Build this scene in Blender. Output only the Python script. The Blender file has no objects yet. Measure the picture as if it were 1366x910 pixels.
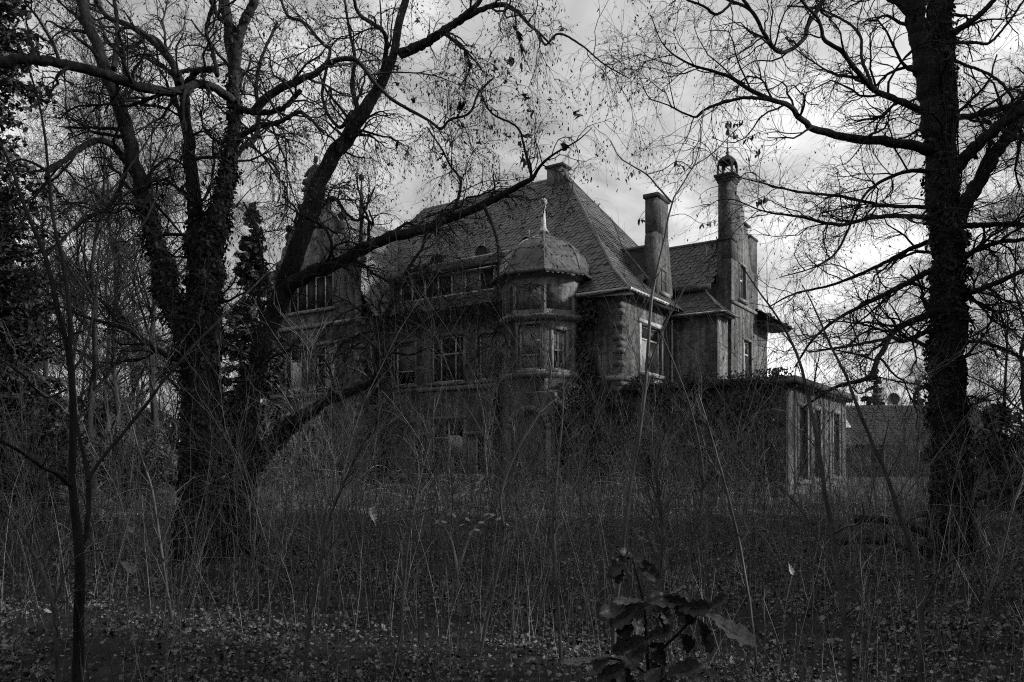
import bpy, math, random
import numpy as np
from mathutils import Vector

# ------------------------------------------------------------------ camera, sky, sun, exposure
SC = bpy.context.scene
COL = SC.collection
RNG = np.random.default_rng(7)
random.seed(7)
F = 1010.0                      # focal length in pixels of the 1366 wide photograph
EYE = 1.7
HX, HY = 683.0, 605.0           # where the level view axis meets the photograph

cam_d = bpy.data.cameras.new('camera')
cam = bpy.data.objects.new('camera', cam_d)
COL.objects.link(cam)
cam.location = (0, 0, EYE)
cam.rotation_euler = (math.pi / 2, 0, 0)
cam_d.sensor_width = 36.0
cam_d.lens = 36.0 * F / 1366.0
cam_d.shift_y = (HY - 455.0) / 1366.0
cam_d.clip_end = 2000.0
cam_d.clip_start = 0.05
SC.camera = cam

SUN_DIR = Vector((0.90, -0.12, 0.37)).normalized()
sun_d = bpy.data.lights.new('sun', 'SUN')
sun_d.energy = 5.0
sun_d.angle = math.radians(4.0)
sun_d.color = (1.0, 0.99, 0.975)
sun = bpy.data.objects.new('sun', sun_d)
COL.objects.link(sun)
sun.location = (40, 10, 40)
sun.rotation_euler = SUN_DIR.to_track_quat('Z', 'Y').to_euler()

W = bpy.data.worlds.new('World')
SC.world = W
W.use_nodes = True
SC.view_settings.view_transform = 'Standard'
SC.view_settings.look = 'None'
SC.view_settings.exposure = 0.0
SC.view_settings.gamma = 1.0
SC.cycles.use_denoising = False
SC.cycles.filter_width = 1.1
SC.cycles.max_bounces = 6
SC.cycles.sample_clamp_indirect = 2.0
SC.cycles.sample_clamp_direct = 3.0


def build_world():
    nt = W.node_tree
    N, L = nt.nodes, nt.links
    N.clear()
    out = N.new('ShaderNodeOutputWorld')
    bg = N.new('ShaderNodeBackground')
    bg.inputs['Strength'].default_value = 0.1
    L.new(bg.outputs[0], out.inputs[0])
    sky = N.new('ShaderNodeTexSky')
    sky.sky_type = 'NISHITA'
    sky.sun_disc = False
    sky.sun_elevation = math.asin(SUN_DIR.z)
    sky.sun_rotation = math.atan2(SUN_DIR.x, SUN_DIR.y)
    bw = N.new('ShaderNodeRGBToBW')
    L.new(sky.outputs[0], bw.inputs[0])
    tc = N.new('ShaderNodeTexCoord')
    sep = N.new('ShaderNodeSeparateXYZ')
    L.new(tc.outputs['Generated'], sep.inputs[0])

    def m(op, a, b=None):
        n = N.new('ShaderNodeMath')
        n.operation = op
        for i, v in enumerate((a, b)):
            if v is None:
                continue
            if isinstance(v, (int, float)):
                n.inputs[i].default_value = v
            else:
                L.new(v, n.inputs[i])
        return n.outputs[0]
    zz = m('ADD', m('MAXIMUM', sep.outputs[2], 0.0), 0.22)
    cx = m('DIVIDE', sep.outputs[0], zz)
    cy = m('DIVIDE', sep.outputs[1], zz)
    cmb = N.new('ShaderNodeCombineXYZ')
    L.new(cx, cmb.inputs[0])
    L.new(cy, cmb.inputs[1])

    def noise(scale, det, rough, dist, off):
        mp = N.new('ShaderNodeMapping')
        mp.inputs['Location'].default_value = off
        L.new(cmb.outputs[0], mp.inputs[0])
        n = N.new('ShaderNodeTexNoise')
        n.inputs['Scale'].default_value = scale
        n.inputs['Detail'].default_value = det
        n.inputs['Roughness'].default_value = rough
        n.inputs['Distortion'].default_value = dist
        L.new(mp.outputs[0], n.inputs['Vector'])
        return n.outputs[0]
    big = noise(0.9, 4, 0.5, 0.3, (3.1, 1.7, 0))
    fine = noise(2.6, 8, 0.58, 0.5, (1.3, 4.2, 0))
    mixn = m('ADD', m('MULTIPLY', big, 0.5), m('MULTIPLY', fine, 0.5))
    ramp = N.new('ShaderNodeValToRGB')
    cr = ramp.color_ramp
    cr.elements[0].position = 0.40
    cr.elements[0].color = (0.31, 0.31, 0.31, 1)
    cr.elements[1].position = 0.64
    cr.elements[1].color = (1.02, 1.02, 1.02, 1)
    e = cr.elements.new(0.5)
    e.color = (0.58, 0.58, 0.58, 1)
    L.new(mixn, ramp.inputs[0])
    cloud = m('MULTIPLY', m('MULTIPLY', ramp.outputs[0], m('SUBTRACT', 1.28, m('MULTIPLY', m('MAXIMUM', sep.outputs[2], 0.0), 0.75))), 12.4)
    tot = m('ADD', m('MULTIPLY', cloud, 0.96), m('MULTIPLY', bw.outputs[0], 0.04))
    L.new(tot, bg.inputs['Color'])


build_world()


# ------------------------------------------------------------------ materials
def g(v):
    return (v, v, v, 1.0)


def new_mat(name):
    mt = bpy.data.materials.new(name)
    mt.use_nodes = True
    nt = mt.node_tree
    b = nt.nodes['Principled BSDF']
    return mt, nt, b


def mat_noise(name, lo, hi, scale=4.0, rough=0.85, bump=0.3, stretch=(1, 1, 1), island=0.0, spec=0.3, dist=0.02, p0=0.35, p1=0.65):
    mt, nt, b = new_mat(name)
    N, L = nt.nodes, nt.links
    tc = N.new('ShaderNodeTexCoord')
    mp = N.new('ShaderNodeMapping')
    mp.inputs['Scale'].default_value = stretch
    L.new(tc.outputs['Object'], mp.inputs[0])
    n = N.new('ShaderNodeTexNoise')
    n.inputs['Scale'].default_value = scale
    n.inputs['Detail'].default_value = 7
    n.inputs['Roughness'].default_value = 0.62
    L.new(mp.outputs[0], n.inputs['Vector'])
    r = N.new('ShaderNodeValToRGB')
    r.color_ramp.elements[0].position = p0
    r.color_ramp.elements[0].color = g(lo)
    r.color_ramp.elements[1].position = p1
    r.color_ramp.elements[1].color = g(hi)
    L.new(n.outputs[0], r.inputs[0])
    col = r.outputs[0]
    if island > 0:
        ge = N.new('ShaderNodeNewGeometry')
        mr = N.new('ShaderNodeMapRange')
        mr.inputs['To Min'].default_value = 1 - island
        mr.inputs['To Max'].default_value = 1 + island
        L.new(ge.outputs['Random Per Island'], mr.inputs[0])
        mx = N.new('ShaderNodeMix')
        mx.data_type = 'RGBA'
        mx.blend_type = 'MULTIPLY'
        mx.inputs[0].default_value = 1.0
        L.new(col, mx.inputs[6])
        L.new(mr.outputs[0], mx.inputs[7])
        col = mx.outputs[2]
    L.new(col, b.inputs['Base Color'])
    b.inputs['Roughness'].default_value = rough
    b.inputs['Specular IOR Level'].default_value = spec
    if bump > 0:
        bp = N.new('ShaderNodeBump')
        bp.inputs['Strength'].default_value = bump
        bp.inputs['Distance'].default_value = dist
        L.new(n.outputs[0], bp.inputs['Height'])
        L.new(bp.outputs[0], b.inputs['Normal'])
    return mt


def mat_brick(name, c1, c2, mortar, stain=0.5):
    mt, nt, b = new_mat(name)
    N, L = nt.nodes, nt.links
    tc = N.new('ShaderNodeTexCoord')
    so = N.new('ShaderNodeSeparateXYZ')
    sn = N.new('ShaderNodeSeparateXYZ')
    L.new(tc.outputs['Object'], so.inputs[0])
    L.new(tc.outputs['Normal'], sn.inputs[0])

    def m(op, a, bb):
        n = N.new('ShaderNodeMath')
        n.operation = op
        for i, v in enumerate((a, bb)):
            if isinstance(v, (int, float)):
                n.inputs[i].default_value = v
            else:
                L.new(v, n.inputs[i])
        return n.outputs[0]
    s = m('SUBTRACT', m('MULTIPLY', so.outputs[1], sn.outputs[0]), m('MULTIPLY', so.outputs[0], sn.outputs[1]))
    cb = N.new('ShaderNodeCombineXYZ')
    L.new(s, cb.inputs[0])
    L.new(so.outputs[2], cb.inputs[1])
    br = N.new('ShaderNodeTexBrick')
    br.inputs['Scale'].default_value = 1.0
    br.inputs['Brick Width'].default_value = 0.26
    br.inputs['Row Height'].default_value = 0.085
    br.inputs['Mortar Size'].default_value = 0.009
    br.inputs['Mortar Smooth'].default_value = 0.3
    br.inputs['Bias'].default_value = -0.1
    br.inputs['Color1'].default_value = g(c1)
    br.inputs['Color2'].default_value = g(c2)
    br.inputs['Mortar'].default_value = g(mortar)
    L.new(cb.outputs[0], br.inputs['Vector'])
    n = N.new('ShaderNodeTexNoise')
    n.inputs['Scale'].default_value = 0.8
    n.inputs['Detail'].default_value = 8
    n.inputs['Roughness'].default_value = 0.65
    mp = N.new('ShaderNodeMapping')
    mp.inputs['Scale'].default_value = (1, 1, 0.45)
    L.new(tc.outputs['Object'], mp.inputs[0])
    L.new(mp.outputs[0], n.inputs['Vector'])
    r = N.new('ShaderNodeValToRGB')
    r.color_ramp.elements[0].position = 0.38
    r.color_ramp.elements[0].color = g(1 - stain)
    r.color_ramp.elements[1].position = 0.62
    r.color_ramp.elements[1].color = g(1.12)
    L.new(n.outputs[0], r.inputs[0])
    mx = N.new('ShaderNodeMix')
    mx.data_type = 'RGBA'
    mx.blend_type = 'MULTIPLY'
    mx.inputs[0].default_value = 1.0
    L.new(br.outputs['Color'], mx.inputs[6])
    L.new(r.outputs[0], mx.inputs[7])
    n3 = N.new('ShaderNodeTexNoise')
    n3.inputs['Scale'].default_value = 1.0
    n3.inputs['Detail'].default_value = 5
    mp3 = N.new('ShaderNodeMapping')
    mp3.inputs['Scale'].default_value = (3.2, 3.2, 0.22)
    L.new(tc.outputs['Object'], mp3.inputs[0])
    L.new(mp3.outputs[0], n3.inputs['Vector'])
    r3 = N.new('ShaderNodeValToRGB')
    r3.color_ramp.elements[0].position = 0.42
    r3.color_ramp.elements[0].color = g(0.55)
    r3.color_ramp.elements[1].position = 0.55
    r3.color_ramp.elements[1].color = g(1.12)
    L.new(n3.outputs[0], r3.inputs[0])
    mx3 = N.new('ShaderNodeMix')
    mx3.data_type = 'RGBA'
    mx3.blend_type = 'MULTIPLY'
    mx3.inputs[0].default_value = 0.9
    L.new(mx.outputs[2], mx3.inputs[6])
    L.new(r3.outputs[0], mx3.inputs[7])
    mx = mx3
    n2 = N.new('ShaderNodeTexNoise')
    n2.inputs['Scale'].default_value = 4.5
    n2.inputs['Detail'].default_value = 6
    n2.inputs['Roughness'].default_value = 0.7
    L.new(tc.outputs['Object'], n2.inputs['Vector'])
    r2 = N.new('ShaderNodeValToRGB')
    r2.color_ramp.elements[0].position = 0.4
    r2.color_ramp.elements[0].color = g(0.5)
    r2.color_ramp.elements[1].position = 0.56
    r2.color_ramp.elements[1].color = g(1.25)
    L.new(n2.outputs[0], r2.inputs[0])
    mx2 = N.new('ShaderNodeMix')
    mx2.data_type = 'RGBA'
    mx2.blend_type = 'MULTIPLY'
    mx2.inputs[0].default_value = 0.8
    L.new(mx.outputs[2], mx2.inputs[6])
    L.new(r2.outputs[0], mx2.inputs[7])
    L.new(mx2.outputs[2], b.inputs['Base Color'])
    b.inputs['Roughness'].default_value = 0.92
    b.inputs['Specular IOR Level'].default_value = 0.2
    bp = N.new('ShaderNodeBump')
    bp.inputs['Strength'].default_value = 0.5
    bp.inputs['Distance'].default_value = 0.012
    bp.invert = True
    L.new(br.outputs['Fac'], bp.inputs['Height'])
    L.new(bp.outputs[0], b.inputs['Normal'])
    return mt


def mat_plain(name, c, rough=0.6, metal=0.0, spec=0.4):
    mt, nt, b = new_mat(name)
    b.inputs['Base Color'].default_value = g(c)
    b.inputs['Roughness'].default_value = rough
    b.inputs['Metallic'].default_value = metal
    b.inputs['Specular IOR Level'].default_value = spec
    return mt


def mat_leafy(name, lo, hi, island, rough=0.6, spec=0.35):
    return mat_noise(name, lo, hi, scale=9, rough=rough, bump=0.0, island=island, spec=spec)


M = dict(
    brick=mat_brick('weathered_brick', 0.095, 0.16, 0.18, 0.55),
    stone=mat_noise('sandstone', 0.10, 0.22, 3.0, 0.9, 0.4),
    dark_stone=mat_noise('dark_sandstone', 0.022, 0.06, 3.0, 0.92, 0.4),  # sandstone in a darker tone than the plain stone
    quoin=mat_noise('quoin_stone', 0.065, 0.15, 3.0, 0.92, 0.4),
    plaster=mat_noise('old_stucco', 0.10, 0.24, 1.8, 0.9, 0.3, stretch=(1, 1, 0.5)),
    slate=mat_noise('slate', 0.06, 0.11, 1.3, 0.42, 0.15, island=0.28, spec=0.4),
    slate_sky_sheen=mat_noise('fine_tile_sky_sheen', 0.13, 0.22, 1.5, 0.5, 0.15, island=0.3),  # finer wing roof tile, colour paled to stand in for reflected sky
    roofdark=mat_noise('roof_boarding', 0.03, 0.05, 3.0, 0.9, 0.1),
    lead=mat_noise('lead_flashing', 0.30, 0.5, 5.0, 0.5, 0.1),
    pale=mat_noise('pale_zinc', 0.26, 0.45, 5.0, 0.55, 0.1),
    iron=mat_noise('wrought_iron', 0.02, 0.04, 6.0, 0.6, 0.1),
    wood=mat_noise('peeling_paint', 0.22, 0.62, 9.0, 0.7, 0.3, stretch=(1, 1, 0.3)),
    woodgrey=mat_noise('bare_timber', 0.035, 0.09, 9.0, 0.85, 0.3, stretch=(1, 1, 0.3)),
    glass=mat_plain('dusty_dark_glass', 0.014, 0.45, 0.0, 0.12),
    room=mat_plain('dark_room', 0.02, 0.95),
    curtain=mat_noise('torn_curtain', 0.35, 0.7, 3.0, 0.9, 0.3, stretch=(4, 4, 0.6)),
    board=mat_noise('window_board', 0.09, 0.22, 4.0, 0.85, 0.3, stretch=(1, 1, 4)),
    blind=mat_noise('grey_blind', 0.16, 0.3, 3.0, 0.85, 0.2, stretch=(1, 1, 0.5)),
    bark=mat_noise('dark_bark', 0.012, 0.045, 5.0, 0.92, 0.9, stretch=(3, 3, 0.45), dist=0.05),
    twig=mat_noise('dark_twig', 0.015, 0.032, 6.0, 0.9, 0.0),
    sapbark=mat_noise('sapling_bark', 0.10, 0.32, 14.0, 0.6, 0.3, stretch=(1, 1, 0.3), spec=0.4),
    sapdark=mat_noise('young_tree_bark', 0.045, 0.16, 14.0, 0.5, 0.3, stretch=(1, 1, 0.3), spec=0.45),
    stem=mat_noise('dry_stem', 0.07, 0.36, 3.0, 0.75, 0.0, island=0.8),
    ivy=mat_leafy('ivy_leaf', 0.02, 0.05, 0.6, 0.5, 0.25),
    pod=mat_leafy('withered_pod', 0.025, 0.06, 0.4),
    needle=mat_leafy('conifer_needle', 0.025, 0.055, 0.5, 0.7),
    shrubleaf=mat_leafy('evergreen_leaf', 0.03, 0.07, 0.5, 0.5),
    litter=mat_leafy('fallen_leaf', 0.035, 0.25, 0.95, 0.55, 0.4),
    oak=mat_noise('dry_oak_leaf', 0.018, 0.055, 12, 0.45, 0.3, spec=0.4, dist=0.004),
    oakpale=mat_noise('pale_oak_leaf', 0.12, 0.26, 14, 0.6, 0.3, spec=0.3, dist=0.004),
    paleleaf=mat_leafy('bleached_leaf', 0.22, 0.42, 0.2),
    soil=mat_noise('forest_soil', 0.015, 0.045, 2.2, 0.95, 0.8, dist=0.06),
    render=mat_noise('grey_render', 0.05, 0.09, 1.0, 0.9, 0.1),
    tile=mat_noise('dark_roof_tile', 0.03, 0.05, 2.0, 0.8, 0.2, island=0.2),
    flat=mat_noise('mossy_bitumen', 0.03, 0.09, 3.0, 0.95, 0.4),
)


# ------------------------------------------------------------------ geometry helpers
class MB:
    """Collects polygons and links them as one mesh object."""

    def __init__(self):
        self.v, self.f, self.n = [], [], 0

    def add(self, verts, faces):
        verts = np.asarray(verts, dtype=np.float64).reshape(-1, 3)
        self.v.append(verts)
        if isinstance(faces, np.ndarray):
            self.f.append(faces + self.n)
        else:
            by = {}
            for q in faces:
                by.setdefault(len(q), []).append(q)
            for k, qs in by.items():
                self.f.append(np.array(qs, dtype=np.int64) + self.n)
        self.n += len(verts)
        return self

    def box(self, x0, x1, y0, y1, z0, z1):
        x0, x1 = min(x0, x1), max(x0, x1)
        y0, y1 = min(y0, y1), max(y0, y1)
        z0, z1 = min(z0, z1), max(z0, z1)
        vs = [(x0, y0, z0), (x1, y0, z0), (x1, y1, z0), (x0, y1, z0), (x0, y0, z1), (x1, y0, z1), (x1, y1, z1), (x0, y1, z1)]
        return self.add(vs, [(0, 3, 2, 1), (4, 5, 6, 7), (0, 1, 5, 4), (1, 2, 6, 5), (2, 3, 7, 6), (3, 0, 4, 7)])

    def poly(self, pts):
        return self.add(pts, [tuple(range(len(pts)))])

    def extrude(self, pts, d):
        """prism from a planar polygon along vector d"""
        p = np.asarray(pts, float)
        d = np.asarray(d, float)
        n = len(p)
        fs = [tuple(range(n - 1, -1, -1)), tuple(range(n, 2 * n))]
        fs += [(i, (i + 1) % n, n + (i + 1) % n, n + i) for i in range(n)]
        return self.add(np.vstack([p, p + d]), fs)

    def lathe(self, prof, c, k=12, a0=0.0, sx=1.0, sy=1.0, lean=(0, 0)):
        """profile of (r, z) about a vertical axis at c"""
        vs = []
        z0 = prof[0][1]
        for r, z in prof:
            for i in range(k):
                a = a0 + 2 * math.pi * i / k
                vs.append((c[0] + r * math.cos(a) * sx + lean[0] * (z - z0), c[1] + r * math.sin(a) * sy + lean[1] * (z - z0), c[2] + z))
        fs = []
        for j in range(len(prof) - 1):
            for i in range(k):
                fs.append((j * k + i, j * k + (i + 1) % k, (j + 1) * k + (i + 1) % k, (j + 1) * k + i))
        fs.append(tuple(range(k - 1, -1, -1)))
        m = (len(prof) - 1) * k
        fs.append(tuple(range(m, m + k)))
        return self.add(vs, fs)

    def tubes(self, P, R, k=3):
        """P [N,n,3] centre lines, R [N,n] radii"""
        if len(P) == 0:
            return self
        N, n, _ = P.shape
        T = np.gradient(P, axis=1)
        T /= np.linalg.norm(T, axis=2, keepdims=True) + 1e-9
        ref = np.where(np.abs(T[:, :1, 2:3]) > 0.8, np.array([1.0, 0, 0]), np.array([0, 0, 1.0]))
        A = np.cross(T, ref)
        A /= np.linalg.norm(A, axis=2, keepdims=True) + 1e-9
        B = np.cross(T, A)
        an = 2 * np.pi * np.arange(k) / k
        ring = P[:, :, None, :] + R[:, :, None, None] * (A[:, :, None, :] * np.cos(an)[None, None, :, None] + B[:, :, None, :] * np.sin(an)[None, None, :, None])
        vs = ring.reshape(-1, 3)
        i, j, q = np.meshgrid(np.arange(N), np.arange(n - 1), np.arange(k), indexing='ij')
        b = (i * n + j) * k
        f = np.stack([b + q, b + (q + 1) % k, b + k + (q + 1) % k, b + k + q], axis=-1).reshape(-1, 4)
        self.add(vs, f)
        caps = []
        return self

    def tube(self, pts, rad, k=8):
        return self.tubes(np.asarray(pts, float)[None], np.asarray(rad, float)[None], k)

    def bark(self, P, R, k=22, n=150, amp=0.09, seed=0.0):
        """a trunk whose bark is furrowed and knotted in its geometry"""
        c = catmull(np.column_stack([P, R]), n)
        P, R = c[:, :3], c[:, 3]
        s = np.concatenate([[0], np.cumsum(np.linalg.norm(np.diff(P, axis=0), axis=1))])
        T = np.gradient(P, axis=0)
        T /= np.linalg.norm(T, axis=1, keepdims=True) + 1e-9
        A = np.cross(T, np.array([0.05, 1.0, 0.02]))
        A /= np.linalg.norm(A, axis=1, keepdims=True)
        B = np.cross(T, A)
        an = 2 * np.pi * np.arange(k) / k
        S, AN = np.meshgrid(s, an, indexing='ij')
        tw = AN + 0.5 * np.sin(S * 0.9 + seed) + 0.16 * np.sin(S * 3.7 + 2 * seed)
        f = np.abs(np.sin(tw * 4.5 + 0.8 * np.sin(S * 2.3 + seed))) + 0.6 * np.sin(tw * 2 + S * 1.1 + seed) * 0.5 + 0.5 * np.abs(np.sin(tw * 9 + S * 5))
        rr = R[:, None] * (1 + amp * (f - 0.6) + 0.035 * RNG.standard_normal((n, k)))
        for _ in range(int(3 + s[-1] * 0.8)):
            s0, a0, w = RNG.uniform(0, s[-1]), RNG.uniform(0, 6.28), RNG.uniform(0.05, 0.12)
            da = (AN - a0 + np.pi) % (2 * np.pi) - np.pi
            rr += 0.16 * R[:, None] * np.exp(-((S - s0) / w) ** 2 - (da / 0.5) ** 2)
        V = P[:, None] + rr[..., None] * (A[:, None] * np.cos(an)[None, :, None] + B[:, None] * np.sin(an)[None, :, None])
        i, q = np.meshgrid(np.arange(n - 1), np.arange(k), indexing='ij')
        b = i * k
        f_ = np.stack([b + q, b + (q + 1) % k, b + k + (q + 1) % k, b + k + q], -1).reshape(-1, 4)
        return self.add(V.reshape(-1, 3), f_)

    def build(self, name, mat, parent=None, origin=(0, 0, 0), smooth=False, kind=None, label=None):
        me = bpy.data.meshes.new(name)
        if self.v:
            V = np.vstack(self.v) - np.asarray(origin, float)
            me.vertices.add(len(V))
            me.vertices.foreach_set('co', V.astype(np.float32).ravel())
            li = np.concatenate([a.ravel() for a in self.f]).astype(np.int32)
            tot = np.concatenate([np.full(len(a), a.shape[1]) for a in self.f])
            st = np.concatenate([[0], np.cumsum(tot)[:-1]]).astype(np.int32)
            me.loops.add(len(li))
            me.loops.foreach_set('vertex_index', li)
            me.polygons.add(len(st))
            me.polygons.foreach_set('loop_start', st)
            me.update(calc_edges=True)
            if smooth:
                me.polygons.foreach_set('use_smooth', np.ones(len(st), dtype=bool))
        if mat is not None:
            me.materials.append(mat)
        o = bpy.data.objects.new(name, me)
        COL.objects.link(o)
        if parent is not None:
            o.parent = parent
        else:
            o.location = origin
        if kind:
            o['kind'] = kind
        if label:
            o['label'] = label
        return o


def tag(o, label, cat, group=None, kind=None):
    o['label'] = label
    o['category'] = cat
    if group:
        o['group'] = group
    if kind:
        o['kind'] = kind
    return o


def thing(name, label, cat, loc=(0, 0, 0), rz=0.0, group=None):
    o = bpy.data.objects.new(name, None)
    COL.objects.link(o)
    o.location = loc
    o.rotation_euler = (0, 0, rz)
    return tag(o, label, cat, group)


def copy_tree(o, parent=None):
    c = o.copy()
    COL.objects.link(c)
    c.parent = parent
    for ch in o.children:
        copy_tree(ch, c)
    return c


def at(x, y, Y):
    """world point seen at pixel x, y of the photograph at depth Y"""
    return np.array([(x - HX) / F * Y, Y, EYE + (HY - y) / F * Y])


def gx(x, Y):
    return (x - HX) / F * Y


def hills(x, y):
    return 0.10 * np.sin(x * 0.55 + 1.0) * np.cos(y * 0.43) + 0.06 * np.sin(x * 1.7 + y * 1.1) - 0.02


def catmull(pts, n):
    p = np.asarray(pts, float)
    if len(p) == 2:
        t = np.linspace(0, 1, n)[:, None]
        return p[0] * (1 - t) + p[1] * t
    d = np.concatenate([[0], np.cumsum(np.linalg.norm(np.diff(p[:, :3], axis=0), axis=1) ** 0.7)])
    t = np.linspace(0, d[-1], n)
    i = np.clip(np.searchsorted(d, t, 'right') - 1, 0, len(p) - 2)
    u = ((t - d[i]) / (d[i + 1] - d[i]))[:, None]
    e = np.vstack([2 * p[0] - p[1], p, 2 * p[-1] - p[-2]])
    a, b, c, dd = e[i], e[i + 1], e[i + 2], e[i + 3]
    return 0.5 * (2 * b + (c - a) * u + (2 * a - 5 * b + 4 * c - dd) * u ** 2 + (3 * b - a - 3 * c + dd) * u ** 3)


def limb(px, Y0, Y1, n=26, knob=0.03):
    """a limb traced as (x, y, width) at depths running from Y0 to Y1; returns centre line and radii"""
    m = len(px)
    q = []
    for i, (x, y, w) in enumerate(px):
        Y = Y0 + (Y1 - Y0) * i / max(1, m - 1)
        p = at(x, y, Y)
        q.append((p[0], p[1], p[2], 0.5 * w / F * Y))
    c = catmull(q, n)
    P, R = c[:, :3], np.maximum(c[:, 3], 0.004)
    R = R * (1 + knob * RNG.standard_normal(n))
    P[1:-1] += RNG.standard_normal((n - 2, 3)) * R[1:-1, None] * 0.12
    return P, R


def spawn(P, R, count, n, L, ang=(0.5, 1.1), droop=0.0, wig=0.25, rf=0.6, rcap=0.02, rmin=0.0025, t0=0.1, bias=(0, 0, 0), keep=None, taper=0.3):
    """count child branches off the stacked polylines P [N,m,3]"""
    N, m, _ = P.shape
    seg = np.linalg.norm(np.diff(P, axis=1), axis=2).sum(1)
    idx = RNG.choice(N, count, p=seg / seg.sum())
    t = t0 + (0.995 - t0) * RNG.random(count) ** 0.85
    fi = t * (m - 1)
    i = np.minimum(fi.astype(int), m - 2)
    u = (fi - i)[:, None]
    p = P[idx, i] * (1 - u) + P[idx, i + 1] * u
    r0 = R[idx, i] * (1 - u[:, 0]) + R[idx, i + 1] * u[:, 0]
    tan = P[idx, i + 1] - P[idx, i]
    tan /= np.linalg.norm(tan, axis=1, keepdims=True) + 1e-9
    rv = RNG.standard_normal((count, 3))
    rv -= (rv * tan).sum(1, keepdims=True) * tan
    rv /= np.linalg.norm(rv, axis=1, keepdims=True) + 1e-9
    a = RNG.uniform(ang[0], ang[1], count)[:, None]
    d = np.cos(a) * tan + np.sin(a) * rv + np.asarray(bias)[None]
    d /= np.linalg.norm(d, axis=1, keepdims=True)
    ln = RNG.uniform(L[0], L[1], count) * (1 - 0.35 * t)
    rr = np.clip(r0 * rf, rmin, rcap)
    Q = np.zeros((count, n, 3))
    Q[:, 0] = p
    for k in range(1, n):
        d = d + wig * RNG.standard_normal((count, 3)) + np.array([0, 0, -droop])
        d /= np.linalg.norm(d, axis=1, keepdims=True)
        p = p + d * (ln / (n - 1))[:, None]
        Q[:, k] = p
    RR = rr[:, None] * np.linspace(1, taper, n)[None]
    if keep is not None:
        s = keep(Q)
        Q, RR = Q[s], RR[s]
    return Q, RR


LEAF5 = np.array([(-0.5, 0.25), (-0.3, -0.3), (0.0, -0.5), (0.3, -0.3), (0.5, 0.25), (0.0, 0.6)])
POD4 = np.array([(-0.16, 0.5), (-0.2, -0.3), (0.05, -0.6), (0.2, 0.2)])
QUAD4 = np.array([(-0.5, -0.35), (0.45, -0.5), (0.5, 0.4), (-0.4, 0.5)])


def leaves(mb, C, S, Nrm, shape=LEAF5, up=None, jitter=0.5, curl=0.15):
    """one small leaf at each centre C, size S, facing about Nrm"""
    n = len(C)
    Nn = Nrm + jitter * RNG.standard_normal((n, 3))
    Nn /= np.linalg.norm(Nn, axis=1, keepdims=True) + 1e-9
    upv = RNG.standard_normal((n, 3)) if up is None else np.asarray(up, float)[None] + 0.35 * RNG.standard_normal((n, 3))
    A = np.cross(upv, Nn)
    A /= np.linalg.norm(A, axis=1, keepdims=True) + 1e-9
    B = np.cross(Nn, A)
    k = len(shape)
    rad2 = (shape ** 2).sum(1)
    V = C[:, None] + S[:, None, None] * (A[:, None] * shape[None, :, :1] + B[:, None] * shape[None, :, 1:2] + Nn[:, None] * (curl * RNG.standard_normal((n, k)) * 0.6 - curl * rad2[None])[..., None])
    base = (np.arange(n) * k)[:, None]
    if k == 4:
        f = base + np.arange(4)[None]
    else:
        f = base + np.arange(k)[None]
    mb.add(V.reshape(-1, 3), f)
    return mb


def ivy_on(mb, P, R, count, size=(0.05, 0.1), thick=0.10, t0=0.0, t1=1.0, front=False):
    n = len(P)
    seg = np.linalg.norm(np.diff(P, axis=0), axis=1)
    w = np.concatenate([seg * (R[:-1] + 0.05)])
    tt = (np.arange(n - 1) + 0.5) / (n - 1)
    w = w * ((tt >= t0) & (tt <= t1))
    i = RNG.choice(n - 1, count, p=w / w.sum())
    u = RNG.random(count)[:, None]
    c = P[i] * (1 - u) + P[i + 1] * u
    r = R[i]
    tan = P[i + 1] - P[i]
    tan /= np.linalg.norm(tan, axis=1, keepdims=True)
    rv = RNG.standard_normal((count, 3))
    if front:
        rv[:, 1] = -np.abs(rv[:, 1])
    rv -= (rv * tan).sum(1, keepdims=True) * tan
    rv /= np.linalg.norm(rv, axis=1, keepdims=True)
    lump = np.sin(5.3 * c[:, 2] + 3.1 * rv[:, 0] + 1.7) * np.cos(3.7 * c[:, 2] + 4.3 * rv[:, 1]) + 0.6 * np.sin(11.0 * c[:, 2] + 6.0 * rv[:, 0])
    th = thick * np.clip(0.55 + 1.5 * lump, 0.12, 2.6)
    C = c + rv * (r + 0.015 + th * RNG.random(count) ** 1.4)[:, None]
    k = RNG.random(count) < np.clip(0.72 + 0.75 * lump, 0.10, 1.0)
    sz = RNG.uniform(size[0], size[1], count) * np.where(RNG.random(count) < 0.2, 1.5, 1.0)
    leaves(mb, C[k], sz[k], rv[k] + np.array([0, 0, 0.35]), LEAF5, up=(0, 0, 1), jitter=0.5)
    # woody climbing stems
    for _ in range(7):
        a = RNG.uniform(0, 6.28)
        j0 = int(t0 * (n - 1))
        j1 = int((t0 + (t1 - t0) * RNG.uniform(0.5, 1.0)) * (n - 1))
        if j1 - j0 < 4:
            continue
        q = []
        for j in range(j0, j1):
            a += RNG.normal(0, 0.16)
            q.append(P[j] + np.array([math.cos(a), math.sin(a), 0]) * (R[j] * 1.06 + 0.012))
        mb.tube(q, np.linspace(0.018, 0.006, len(q)), 5)
    return mb


def pods_on(mb, P, count, size, shape=POD4, drop=0.03):
    N, n, _ = P.shape
    i = RNG.integers(0, N, count)
    j = RNG.integers(max(1, n // 2), n, count)
    C = P[i, j] + RNG.standard_normal((count, 3)) * 0.012 + np.array([0, 0, -drop])
    leaves(mb, C, RNG.uniform(size[0], size[1], count), RNG.standard_normal((count, 3)), shape, up=(0, 0, 1), jitter=0.2)
    return mb


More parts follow.
